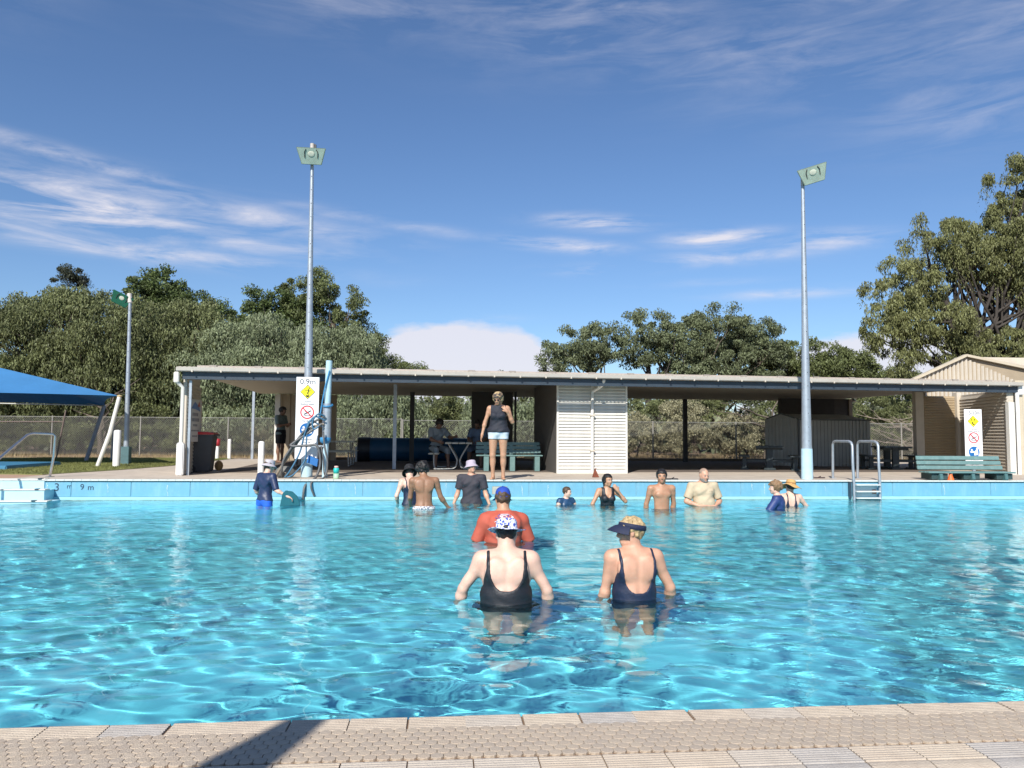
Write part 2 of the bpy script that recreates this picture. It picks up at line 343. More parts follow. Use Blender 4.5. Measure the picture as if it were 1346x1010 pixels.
def ridged(name, L_, y0, y1, nr, bull, mat):
    """profile in y,z: ridges run along x; bull adds a rounded smooth lip towards -y"""
    prof = []; st = (y1-y0)/nr
    for i in range(nr):
        a = y0+i*st
        prof += [(a, -.003), (a+st*.2, 0), (a+st*.75, 0), (a+st*.93, -.003)]
    prof.append((y1-.001, -.003)); 
    pr = [(y1, -.03)]+[(y1, -.004)]+prof[::-1]
    if bull:
        for i in range(8):
            t = i/7*PI/2; pr.append((y0-.012-math.sin(t)*.075, -.0015-(1-math.cos(t))*.05))
        pr += [(y0-.087, -.1), (y1, -.1)]
    else: pr += [(y0, -.03)]
    m_ = MB().prism(pr, 'x', -L_/2, L_/2)
    return m_.mesh(name, mat)
P0 = .1748
tm = [ridged('ridged_tile', P0-.004, 2.351, YN, 7, False, c) for c in tile_cols]
bmesh_ = [ridged('bullnose_tile', P0-.004, 2.03, 2.128, 7, True, c) for c in tile_cols]
for i in range(-30, 42):
    xx = i*P0-.001
    o = link('ridged_tile', tm[random.choice([0, 0, 1, 2, 2, 3])], nd); o.location = (xx, 0, random.uniform(-.001, .001)); o.rotation_euler = (0, 0, random.uniform(-.002, .002))
    o = link('bullnose_tile', bmesh_[random.choice([0, 1, 1, 2, 3])], nd); o.location = (xx+.01, 0, random.uniform(-.001, .001))
# scale pavers: staggered, each a rounded hexagon block
pav = [M('paver_%d' % i, c, .85, .12, 25, .5, 250, dirt=(.4, .29, .2), dscale=10, damt=.4) for i, c in enumerate([(.46, .375, .285), (.435, .36, .28), (.475, .39, .295)])]
PW, PH = .036, .0305
def paver_me(mat):
    w, h = PW/2-.0008, PH*.66-.0008
    pts = [(-w, -h*.42), (-w*.62, -h*.85), (0, -h), (w*.62, -h*.85), (w, -h*.42), (w, h*.42), (w*.62, h*.62), (0, h*.98), (-w*.62, h*.62), (-w, h*.42)]
    n = len(pts); v = [(x_, y_, -.008) for x_, y_ in pts]+[(x_, y_, -.0011) for x_, y_ in pts]+[(x_*.91, y_*.91, 0) for x_, y_ in pts]
    f = [(i, (i+1) % n, (i+1) % n+n, i+n) for i in range(n)]+[(i+n, (i+1) % n+n, (i+1) % n+2*n, i+2*n) for i in range(n)]+[tuple(range(2*n, 3*n))]
    return v, f
pv, pfc = paver_me(None); pme = [MB().add(pv, pfc).mesh('paver', c) for c in pav]
rows = 7; cand = []
for j in range(rows):
    yy = 2.1415+PH*.5+j*PH*1.0
    for i in range(-160, 215):
        xx = i*PW+(j % 2)*PW/2; cand.append((abs(xx-.15), xx, yy))
cand.sort(); rest = [MB(), MB(), MB()]
for q, (_, xx, yy) in enumerate(cand):
    z_ = random.uniform(-.0008, .0003)
    if q < 300:
        o = link('paver', random.choice(pme), nd); o.location = (xx, yy, z_); o.rotation_euler = (random.uniform(-.02, .02), random.uniform(-.02, .02), 0)
    else: random.choice(rest).add([(a+xx, b+yy, c+z_) for a, b, c in pv], pfc)
for k_, mb in enumerate(rest): tag(mb.build('paver_field', pav[k_], nd), kind='stuff')

# ------------------------------------------------------------------ far ground
dirt = M('dry_dirt', (.27, .185, .115), .95, .25, .8, .6, 6, dirt=(.16, .11, .065), dscale=.5, damt=.6)
_xs = np.concatenate([[-900, -300, -120], np.linspace(-60, 70, 90), [130, 300, 900]])
_ys = np.concatenate([np.linspace(26, 70, 60), [90, 140, 300, 900, 2500]])
g = grid_mesh('ground', _xs, _ys, lambda X, Y: -.03+.05*np.sin(X*.7+1)*np.sin(Y*.55)*(Y > 27)+0*X, dirt); tag(g, kind='structure')
for (xa, xb, ya, yb) in [(-900, -14.2, -300, 26), (20.2, 900, -300, 26), (-14.2, 20.2, -300, -9)]:
    o = B('ground', dirt, None, xa, xb, ya, yb, -.6, -.035); tag(o, kind='structure')
deck = B('pool_deck', concrete, None, -7.9, 20.2, YF+.11, 26.6, -.3, 0); tag(deck, kind='structure')
deck2 = B('brown_path', M('orange_brown_paving', (.40, .255, .17), .9, .12, 3, .3, 50), None, -14.2, -7.9, YF+.11, 17.4, -.3, -.002); tag(deck2, kind='structure')
grassm = M('lawn', (.16, .17, .05), .9, .25, 2, .6, 60, dirt=(.32, .25, .12), dscale=1.2, damt=.6)
lawn = MB().prism([(-14.2, 17.4), (-7.95, 16.3), (-7.3, 18.3), (-6.95, 20.5), (-6.9, 26.6), (-14.2, 26.6)], 'z', -.2, .012).build('lawn', grassm); tag(lawn, kind='structure')
# grass blades
def blades(n, seed, x0, x1, y0, y1, hmin, hmax, mat, name, ok=None):
    r = np.random.RandomState(seed); X = r.uniform(x0, x1, n); Y = r.uniform(y0, y1, n)
    if ok is not None: k = ok(X, Y); X, Y = X[k], Y[k]; n = len(X)
    h = r.uniform(hmin, hmax, n); a = r.uniform(0, 6.28, n); w = .006; bx, by = r.normal(0, .35, n)*h, r.normal(0, .35, n)*h
    v = np.stack([np.stack([X-w*np.cos(a), Y-w*np.sin(a), 0*X], -1), np.stack([X+w*np.cos(a), Y+w*np.sin(a), 0*X], -1), np.stack([X+bx, Y+by, h], -1)], 1).reshape(-1, 3)
    o = link(name, mesh_np(name, v, np.arange(3*n).reshape(-1, 3), mat)); return o
gb = blades(60000, 5, -13, -6.9, 16.4, 26.5, .02, .05, M('grass_blade', (.19, .2, .06), .7, .3, 2, island=.4, trans=.2), 'grass', lambda X, Y: (Y > 17.4+(X+14.2)*-.17) & (X < -7.9+np.clip((Y-16.5)*.26, 0, .95)) & ~((X < -9.6) & (Y > 18.1) & (Y < 20.9)))
gb.location = (0, 0, .01); tag(gb, 'short green grass of the lawn left of the pavilion', 'grass', kind='stuff')
db = blades(30000, 6, -25, 26, 27, 34, .04, .22, M('dry_grass_blade', (.36, .28, .15), .8, .3, 2, island=.4, trans=.2), 'dry_grass'); db.location = (0, 0, -.04)
tag(db, 'dry tufted grass and litter beyond the fence', 'grass', kind='stuff')
# wading pool on the left
wp = empty('wading_pool', (-11.6, 19.4, 0), 0, 'shallow wading pool with pale blue rim in the shade of the blue sail', 'wading pool')
B('basin', M('wading_blue', (.05, .2, .33), .5, .1), wp, -2.3, 1.95, -1.2, 1.3, -.02, .10, bevel=.02)
B('rim', paleblue, wp, -2.4, .4, -1.35, -1.21, 0, .12, bevel=.02); B('rim', paleblue, wp, -2.4, -.1, .9, 1.6, .1, .16, bevel=.02)
# pool entry steps at the far left
es = empty('entry_steps', (-7.12, YF, 0), 0, 'white edged entry steps at far left of the pool with a bent steel handrail', 'pool steps')
stp = M('step_blue', (.42, .65, .73), .6, .06, 5); nos = M('step_nosing', (.66, .64, .57), .6, .06, 6)
for i, (zt, yf) in enumerate([(.012, -.02), (-.15, -.36), (-.325, -.70)]):
    o = B('step', stp, es, -4, -.02+(0, .17, .38)[i], yf, yf+.5, zt-.2 if i < 2 else -1.3, zt-.022); o.cycles.is_caustics_receiver = True
    B('nosing', nos, es, -4, .0+(0, .17, .38)[i], yf-.02, yf+.16, zt-.022, zt, bevel=.005)
    B('grip_block', darkblue, es, -.12+.12*i, -.06+.12*i, yf-.03, yf+.05, zt-.01, zt+.012)
hr = empty('step_handrail', (-7.3, YF, 0), 0, 'bent stainless handrail beside the entry steps at far left', 'handrail')
MB().tube([(-.12, .75, 0), (-.05, .72, .4), (-.03, .7, .78), (-.06, .66, .815), (-.3, .45, .83), (-.36, .35, .80), (-.45, -.55, .3), (-.47, -.62, .2), (-.47, -.62, -.9)], .024, 12).build('rail_tube', steel, hr)
B('flange', steel, hr, -.18, -.06, .69, .81, 0, .015)

# ------------------------------------------------------------------ water ladder at right
ld = empty('pool_ladder', (8.42, YF, 0), 0, 'steel pool ladder with two hooped handrails below the dark picnic tables', 'ladder')
for sx in (-.27, .27):
    MB().tube([(sx, .72, 0), (sx, .7, .7), (sx, .66, .76), (sx, .6, .775), (sx, .05, .775), (sx, -.03, .75), (sx, -.07, .69), (sx, -.075, .3), (sx, -.1, -.02), (sx, -.1, -1.0)], .026, 12).build('handrail', galv, ld)
    B('flange', galv, ld, sx-.05, sx+.05, .67, .77, 0, .012)
for i, z_ in enumerate((-.07, -.20, -.33, -.6)):
    B('tread', M('tread_white', (.6, .62, .6), .6), ld, -.25, .25, -.17, -.04, z_-.025, z_, bevel=.005)
B('side_plate', darkblue, ld, -.36, -.33, -.12, -.04, -.35, -.02)
B('fixing_pad', M('rust_brown', (.25, .1, .05), .8), ld, .14, .22, -.045, -.035, -.26, -.18)
B('fixing_pad', paleblue, ld, -.25, .25, -.03, .0, -.33, -.1)
# ------------------------------------------------------------------ pavilion (local: u along the eave, v into depth)
PA = R(3.3); PXO, PYO = -5.35, 16.1
pvn = empty('pavilion', (PXO, PYO, 0), PA, 'long low open pavilion with cream roof, dark fascia and louvred kiosk beside the pool', 'pavilion')
def loc(X, Y):
    dx, dy = X-PXO, Y-PYO; return dx*math.cos(PA)+dy*math.sin(PA), -dx*math.sin(PA)+dy*math.cos(PA)
RL = 19.2
ceilm = M('ceiling_lining', (.50, .46, .38), .7, .05, 2)
# roof sheet, falls slightly towards the right
def zr(u): return .028+.0*u
def slab(mb, u0, u1, v0, v1, z0, z1):
    a, b = zr(u0), zr(u1)
    return mb.add([(u0, v0, z0+a), (u1, v0, z0+b), (u1, v1, z0+b), (u0, v1, z0+a), (u0, v0, z1+a), (u1, v0, z1+b), (u1, v1, z1+b), (u0, v1, z1+a)],
                  [(0, 3, 2, 1), (4, 5, 6, 7), (0, 1, 5, 4), (1, 2, 6, 5), (2, 3, 7, 6), (3, 0, 4, 7)])
slab(MB(), .08, RL, .16, 9.2, 2.10, 2.13).build('ceiling', ceilm, pvn)
mb = MB()
n = 210
for i in range(n):
    u0 = .02+i*(RL-.02)/n; w = (RL-.02)/n
    slab(mb, u0, u0+w*.55, .03, 9.3, 2.165, 2.18); slab(mb, u0+w*.55, u0+w, .03, 9.3, 2.15, 2.165)
mb.build('roof_sheet', cream, pvn)
slab(MB(), .3, RL-.02, .34, .42, 2.195, 2.232).build('roof_capping', M('capping_pinkish', (.40, .35, .31), .5, .1, 4), pvn)
for i in range(21): B('capping_bracket', M('bracket_taupe', (.30, .27, .24), .6), pvn, .55+i*.9, .70+i*.9, .30, .46, 2.16+zr(i*.9), 2.24+zr(i*.9), bevel=.006)
slab(MB(), 0, RL, -.1, .0, 2.075, 2.165).build('gutter', M('gutter_grey_cream', (.42, .39, .34), .5, .08, 4, dirt=(.25, .2, .15), dscale=8, damt=.4), pvn, .012)
for i in range(34): B('gutter_clip', cream, pvn, .3+i*.56, .33+i*.56, -.112, -.1, 2.06+zr(i*.56), 2.10+zr(i*.56))
slab(MB(), .1, RL-.02, .02, .1, 1.92, 2.073).build('fascia', darkblue, pvn)
MB().box(-.04, .06, -.09, .0, 1.87, 2.09).build('gutter_end', white_steel, pvn, .015)
MB().tube([(.02, -.045, 1.9), (.06, .0, 1.84), (.12, .02, 1.78), (.12, .02, .62)], .038, 12).build('downpipe', white_steel, pvn)
MB().box(.05, .19, -.05, .09, 0, .66).build('column', whitep, pvn, .02)
B('column', galv, pvn, .22, .27, .1, .15, 0, 1.93)
def postw(X, Y, w, mat, z1=2.08, z0=0, name='column'):
    u, v = loc(X, Y); return B(name, mat, pvn, u-w/2, u+w/2, v-w/2, v+w/2, z0, z1)
postw(-1.14, 19.15, .085, galv); postw(-6.26, 26.4, .08, galv, 2.3); postw(-.85, 22.6, .13, M('dark_post', (.05, .05, .05), .6)); postw(8.05, 24.9, .12, MATS['dark_post'])
# left end wall: overlapping boards facing right
def boards(parent, a, b, z0, z1, pitch, th, mat, name='board', side=1):
    """horizontal lapped boards between ground points a and b (parent-local)"""
    a, b = Vector((*a, 0)), Vector((*b, 0)); d = (b-a); Lg = d.length; ang = math.atan2(d.y, d.x)
    me = MB().prism([(0, 0), (-th*side, 0), (-th*.3*side, pitch*.97), (0, pitch*.97)], 'x', 0, Lg).mesh(name, mat)
    k = int((z1-z0)/pitch)
    for i in range(k):
        o = link(name, me, parent); o.location = (a.x, a.y, z0+i*pitch); o.rotation_euler = (0, 0, ang)
u0, v0 = loc(-5.38, 16.3); u1, v1 = loc(-5.50, 18.15)
boards(pvn, (u0+.18, v0), (u1+.0, v1), .02, 1.93, .075, .03, cream)
MB().add([(u0+.10, v0, 0), (u1-.07, v1, 0), (u1-.07, v1, 2.1), (u0+.10, v0, 2.1), (u0+.17, v0, 0), (u1-.01, v1, 0), (u1-.01, v1, 2.1), (u0+.17, v0, 2.1)],
         [(0, 1, 2, 3), (4, 5, 6, 7), (0, 1, 5, 4), (1, 2, 6, 5), (2, 3, 7, 6), (3, 0, 4, 7)]).build('end_wall', cream, pvn)
# kiosk with the two louvred panels
KX0, KX1, KY = 2.60, 4.235, 17.32
ku0, kv = loc(KX0, KY); ku1, _ = loc(KX1, KY); kv -= .05
lou = empty('louvre_wall', (0, 0, 0)); lou.parent = pvn; lou.rotation_euler = (0, 0, -0.0)
sl = MB().prism([(.0, .012), (-.036, -.004), (-.038, .012), (0, .070)], 'x', 0, 1).mesh('louvre_slat', white_steel)
mid = (ku0+ku1)/2
for (a, b) in ((ku0+.035, mid-.03), (mid+.03, ku1-.03)):
    for i in range(28):
        o = link('louvre_slat', sl, lou); o.location = (a, kv, .035+i*.0722); o.scale = (b-a, 1, 1)
B('stile', white_steel, lou, ku0-.005, ku0+.035, kv-.045, kv+.03, 0, 2.1); B('stile', white_steel, lou, ku1-.03, ku1+.01, kv-.045, kv+.03, 0, 2.1); B('stile', white_steel, lou, mid-.03, mid+.03, kv-.035, kv+.03, 0, 2.1)
B('sill', white_steel, lou, ku0, ku1, kv-.05, kv+.03, 0, .028)
MB().tube([(mid-.01, kv-.08, .0), (mid-.01, kv-.08, 1.80), (mid+.0, kv-.09, 1.86), (mid+.08, kv-.35, 1.93), (mid+.09, kv-.62, 1.98), (mid+.09, kv-.72, 2.08)], .036, 12).build('downpipe', white_steel, pvn)
for z_ in (.5, 1.3): B('pipe_clip', cream, pvn, mid-.06, mid+.04, kv-.13, kv-.04, z_, z_+.03)
kwall = M('kiosk_inner_wall', (.085, .078, .07), .7, .06); B('pavilion_shade_sheet', M('pavilion_shade_dark', (.14, .11, .088), .9, .15, 3, .3, 50), pvn, .55, RL-.6, 1.2, 9.2, -.05, .004)  # dark sheet over the deck, its colour deepens the shade under the roof
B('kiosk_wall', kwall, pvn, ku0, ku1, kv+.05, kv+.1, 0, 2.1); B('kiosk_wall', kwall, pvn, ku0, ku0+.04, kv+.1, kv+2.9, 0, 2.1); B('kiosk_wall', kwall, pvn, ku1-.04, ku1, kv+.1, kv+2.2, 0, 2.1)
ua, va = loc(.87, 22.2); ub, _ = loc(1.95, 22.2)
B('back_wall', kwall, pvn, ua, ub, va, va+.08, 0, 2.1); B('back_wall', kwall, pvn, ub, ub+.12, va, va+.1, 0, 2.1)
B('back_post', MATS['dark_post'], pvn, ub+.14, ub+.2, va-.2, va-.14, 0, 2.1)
ua, va = loc(-5.1, 25.0)
B('back_wall', tan, pvn, ua, ua+1.75, va, va+.1, 0, 2.1); B('wall_edge', white_steel, pvn, ua-.16, ua, va-.03, va+.12, 0, 2.1)
for i in range(7): B('wall_batten', tan, pvn, ua+.02+i*.25, ua+.06+i*.25, va-.03, va, 0, 2.1)
ua, va = loc(10.9, 23.9); ub, _ = loc(13.25, 23.9)
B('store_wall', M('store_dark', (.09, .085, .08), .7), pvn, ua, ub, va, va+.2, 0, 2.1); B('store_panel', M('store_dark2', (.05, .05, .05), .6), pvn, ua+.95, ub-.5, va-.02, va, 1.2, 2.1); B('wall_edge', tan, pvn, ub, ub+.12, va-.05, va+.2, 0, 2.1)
# kerb and plinth under the rear
u_, v_ = loc(0, 25.3)
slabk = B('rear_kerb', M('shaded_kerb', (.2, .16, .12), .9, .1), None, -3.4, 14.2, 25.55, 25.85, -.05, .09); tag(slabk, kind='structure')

# right-hand changing block with roller door
rb = empty('changing_block', (13.6, 17.2, 0), 0, 'beige ribbed steel changing block with gable roof and roller door at far right', 'building')
def wl(p): return (p[0]-13.6, p[1]-17.2)
A0, A1, A2, A3 = wl((13.02, 20.0)), wl((14.24, 20.0)), wl((13.55, 17.3)), wl((13.5, 17.25))
dm = M('roller_door_beige', (.40, .31, .195), .5, .06, 4)
rd = empty('roller_door', (A0[0]+.14, A0[1], 0)); rd.parent = rb
ds = MB().prism([(0, 0), (-.016, .008), (-.022, .0225), (-.016, .037), (0, .045)], 'x', 0, .92).mesh('door_slat', dm)
for i in range(43):
    o = link('door_slat', ds, rd); o.location = (0, 0, .03+i*.045)
B('door_backing', dm, rd, -.02, .95, .002, .03, 0, 2.0); B('lock_handle', black, rd, .42, .56, -.04, -.02, .24, .27, bevel=.004)
B('jamb', cream, rb, A0[0]-.1, A0[0]+.13, A0[1]-.06, A0[1]+.1, 0, 2.1); B('jamb', cream, rb, A0[0]+1.07, A0[0]+1.2, A0[1]-.1, A0[1]+.1, 0, 2.1)
a_, b_ = (A0[0]+1.2, A0[1]-.02), (A2[0], A2[1])
boards(rb, b_, a_, .02, 2.0, .078, .04, cream, side=-1)
MB().prism([(b_[0]+.004, b_[1]), (a_[0]+.004, a_[1]), (a_[0]+.1, a_[1]), (b_[0]+.14, b_[1])], 'z', 0, 2.02).build('side_wall', cream, rb)
B('corner_post', white_steel, rb, b_[0]-.05, b_[0]+.10, b_[1]-.08, b_[1]+.03, 0, 1.72)
MB().tube([(b_[0]+.19, b_[1]-.06, 0), (b_[0]+.19, b_[1]-.06, 1.95)], .045, 12).build('downpipe', whitep, rb)
MB().box(b_[0]+.2, b_[0]+.34, b_[1]-.1, b_[1]+.02, 1.9, 2.14).build('rain_head', whitep, rb, .01)
mb = MB(); x = b_[0]+.26
for i in range(30):
    mb.prism([(x, b_[1]), (x+.03, b_[1]-.03), (x+.09, b_[1]-.03), (x+.12, b_[1])], 'z', 0, 2.25)
    x += .19
mb.build('ribbed_wall', beige, rb); B('front_wall', beige, rb, b_[0]+.2, b_[0]+6, b_[1]+.002, b_[1]+.1, 0, 2.25)
# gable above
gx0, gx1, gy, gz0, gz1 = 13.3-13.6, 18.6-13.6, 20.6-17.2, 2.1, 3.2
gxm = 14.85-13.6
def gz(x): return gz0+.42+(gz1-gz0-.42)*((x-gx0)/(gxm-gx0) if x < gxm else max(0, 1-(x-gxm)*.42/(gz1-gz0-.42)))
mb = MB(); x = gx0+.05
while x < gx1-.15:
    h = min(gz(x), gz(x+.085))-.04
    if h > gz0: mb.prism([(x, gy), (x+.02, gy-.035), (x+.065, gy-.035), (x+.085, gy)], 'z', gz0-.3, h)
    x += .125
mb.build('gable_rib', cream, rb)
MB().prism([(gx0, gz0-.3), (gx1, gz0-.3), (gx1, gz(gx1)-.02), (gxm, gz1-.02), (gx0, gz(gx0)-.02)], 'y', gy+.002, gy+.08).build('gable_wall', tan, rb)
MB().bar((gx0-.06, gy-.05, gz(gx0)-.03), (gxm, gy-.05, gz1), .14, .07).build('barge_board', beige, rb); MB().bar((gxm, gy-.05, gz1), (gx1, gy-.05, gz(gx1)), .14, .07).build('barge_board', beige, rb)
DV = Vector((5.2, 3.4, 0))
for (xa, za, xb, zb) in ((gx0, gz(gx0), gxm, gz1), (gxm, gz1, gx1, gz(gx1))):
    q = [Vector((xa, gy, za-.015)), Vector((xb, gy, zb-.015)), Vector((xb, gy, zb+.02)), Vector((xa, gy, za+.02))]
    MB().add(q+[p+DV for p in q], [(0, 1, 2, 3), (7, 6, 5, 4), (0, 4, 5, 1), (1, 5, 6, 2), (2, 6, 7, 3), (3, 7, 4, 0)]).build('roof_slope', cream, rb)
B('ridge_vent', cream, rb, 1.5+gxm, 5+gxm, gy+2.2, gy+2.7, 2.7, 3.42, bevel=.05)

# ------------------------------------------------------------------ banner on the end wall
bn = empty('notice_banner', (-5.19, 16.38, 1.12), 0, 'faded pool rules banner with red dashed border on the left end wall', 'banner')
bm_ = M('banner_vinyl', (.55, .53, .5), .5, .05, 4); redp = M('faded_red_print', (.45, .12, .1), .6); bluep = M('faded_blue_print', (.12, .2, .38), .6); greyp = M('grey_print', (.2, .2, .22), .6)
ang = math.atan2(1.85, -.12-.0)
bn.rotation_euler = (0, 0, ang); bn.scale = (.95, 1, 1)
B('sheet', bm_, bn, 0, 1.15, -.012, -.006, -.45, .45)
for i in range(16):
    for xx in (.015, 1.12): B('border_dash', redp, bn, xx, xx+.02, -.0145, -.0122, -.44+i*.056, -.44+i*.056+.03)
MB().prism([(.2, .25), (.5, .4), (.9, .3), (1.0, .2), (.6, .24)], 'y', -.015, -.0125).build('logo', bluep, bn); MB().prism([(.75, .3), (.88, .42), (.98, .3)], 'y', -.017, -.0151).build('logo', redp, bn)
for i, (w_, h_) in enumerate([(.5, .07), (.6, .07), (.34, .045), (.62, .03), (.44, .03)]):   # printed lines too worn to read
    x_ = .57-w_/2
    while x_ < .57+w_/2: l_ = random.uniform(.05, .13); B('worn_print', greyp, bn, x_, x_+l_, -.0145, -.0122, .13-i*.115-h_/2, .13-i*.115+h_/2); x_ += l_+.03

# ------------------------------------------------------------------ signs
sgw = M('sign_white', (.80, .80, .80), .35, .02, 3); sy = M('sign_yellow', (.85, .75, .02), .4, .03); sb_ = M('sign_black', (.015, .015, .018), .4); sr = M('sign_red', (.62, .02, .03), .4); sbl = M('sign_blue', (.01, .13, .38), .4)
def poly(parent, pts, y0, y1, mat, name): return MB().prism(pts, 'y', y0, y1).build(name, mat, parent)
def circ(cx, cz, r, n=32, a0=0, a1=2*PI): return [(cx+r*math.cos(a0+(a1-a0)*i/n), cz+r*math.sin(a0+(a1-a0)*i/n)) for i in range(n)]
def ring(parent, cx, cz, r0, r1, y0, y1, mat, name):
    n = 40; v = []; f = []
    for i in range(n):
        a = 2*PI*i/n; c, s = math.cos(a), math.sin(a); v += [(cx+r0*c, y0, cz+r0*s), (cx+r1*c, y0, cz+r1*s), (cx+r0*c, y1, cz+r0*s), (cx+r1*c, y1, cz+r1*s)]
    for i in range(n):
        a, b = i*4, ((i+1) % n)*4; f += [(a, b, b+1, a+1), (a+1, b+1, b+3, a+3), (a+2, a+3, b+3, b+2), (a, a+2, b+2, b)]
    MB().add(v, f).build(name, mat, parent)
def depth_sign(x, y, zb, w, h, rz, head, l1, label):
    s = empty('depth_sign', (x, y, zb), rz, label, 'sign', 'pool depth warning signs')
    B('board', sgw, s, -w/2, w/2, -.008, 0, 0, h, bevel=.002)
    k = w/.47; c = -.0095
    text(head, s, M('sign_grey', (.09, .09, .1), .5), (0, c, h-.1*k), .165*k*(1 if len(head) < 5 else .82), sx=1.0 if len(head) < 5 else .78)
    zc = h-.315*k
    poly(s, [(-.155*k, zc), (0, zc-.155*k), (.155*k, zc), (0, zc+.155*k)], -.0105, -.0085, sb_, 'diamond_border'); poly(s, [(-.14*k, zc), (0, zc-.14*k), (.14*k, zc), (0, zc+.14*k)], -.013, -.0108, sy, 'diamond')
    def ln(pts, r, mat=sb_, nm='pictogram', yy=-.0145): 
        m_ = MB()
        for i in range(len(pts)-1): m_.bar((pts[i][0]*k, yy, zc+pts[i][1]*k), (pts[i+1][0]*k, yy, zc+pts[i+1][1]*k), r*k, .003, (0, 1, 0))
        return m_.build(nm, mat, s)
    if len(head) < 5:
        ln([(-.07, .02), (-.02, .035), (.04, .02), (.08, .035)], .008); ln([(.01, .06), (.025, .02), (-.005, -.03), (.02, -.05)], .02); poly(s, [(-.04*k, zc-.07*k), (.04*k, zc-.07*k), (.02*k, zc-.11*k), (-.02*k, zc-.11*k)], -.016, -.0132, sb_, 'pictogram'); poly(s, circ(.03*k, zc+.08*k, .014*k, 10), -.016, -.0132, sb_, 'pictogram')
    else:
        ln([(-.045, .07), (-.045, .0)], .012); ln([(.03, .07), (.03, .0)], .012); ln([(-.07, .06), (-.02, .06)], .012); ln([(0.005, .055), (.055, .055)], .012); ln([(-.03, -.04), (.0, -.085), (.03, -.08)], .026); poly(s, circ(-.03*k, zc-.03*k, .016*k, 10), -.016, -.0132, sb_, 'pictogram')
    tg = MATS['sign_grey']
    text(l1[0], s, tg, (0, c, h-.52*k), .05*k); text(l1[1], s, tg, (0, c, h-.575*k), .05*k)
    zc = h-.745*k; ring(s, 0, zc, .118*k, .142*k, -.0115, -.009, sr, 'prohibition_ring')
    ln([(-.07, -.045), (.0, -.01), (.075, .035)], .016); ln([(-.05, .03), (.03, -.03)], .014, yy=-.0125); ln([(-.06, -.075), (-.02, -.065), (.02, -.075), (.06, -.065)], .007, yy=-.0125)
    ln([(-.085, .085), (.085, -.085)], .02, sr, 'prohibition_bar', -.0175)
    text('No diving', s, tg, (0, c, h-.93*k), .05*k)
    zc = h-1.12*k; poly(s, circ(0, zc, .145*k, 40), -.0115, -.009, sbl, 'mandatory_disc')
    poly(s, [(.0, zc-.09*k), (.0, zc-.0*k), (.04*k, zc+.05*k), (.1*k, zc+.045*k), (.11*k, zc-.07*k)], -.0135, -.0118, sgw, 'pictogram'); poly(s, circ(.075*k, zc+.08*k, .026*k, 14), -.0135, -.0118, sgw, 'pictogram')
    poly(s, [(-.11*k, zc+.02*k), (-.02*k, zc+.03*k), (.03*k, zc-.01*k), (-.1*k, zc-.02*k)], -.0155, -.0138, sgw, 'pictogram'); poly(s, circ(-.065*k, zc+.055*k, .024*k, 14), -.0155, -.0138, sgw, 'pictogram')
    if h > 1.4*k:
        text('All children', s, tg, (0, c, h-1.32*k), .05*k); text('must be', s, tg, (0, c, h-1.38*k), .05*k); text('supervised', s, tg, (0, c, h-1.44*k), .05*k)
    return s
depth_sign(-2.65, 15.56, .36, .44, 1.62, .09, '0.9m', ('Caution', 'Shallow water'), 'tall white 0.9m depth sign strapped to the left floodlight pole')
s2 = depth_sign(12.42, 17.0, .22, .42, 1.31, -.05, '1.5-3.0m', ('Warning', 'Sudden drop off'), 'white 1.5-3.0m depth sign standing behind the right bench')
B('stake', galv, s2, -.03, .03, 0.003, .05, -.25, 1.2)

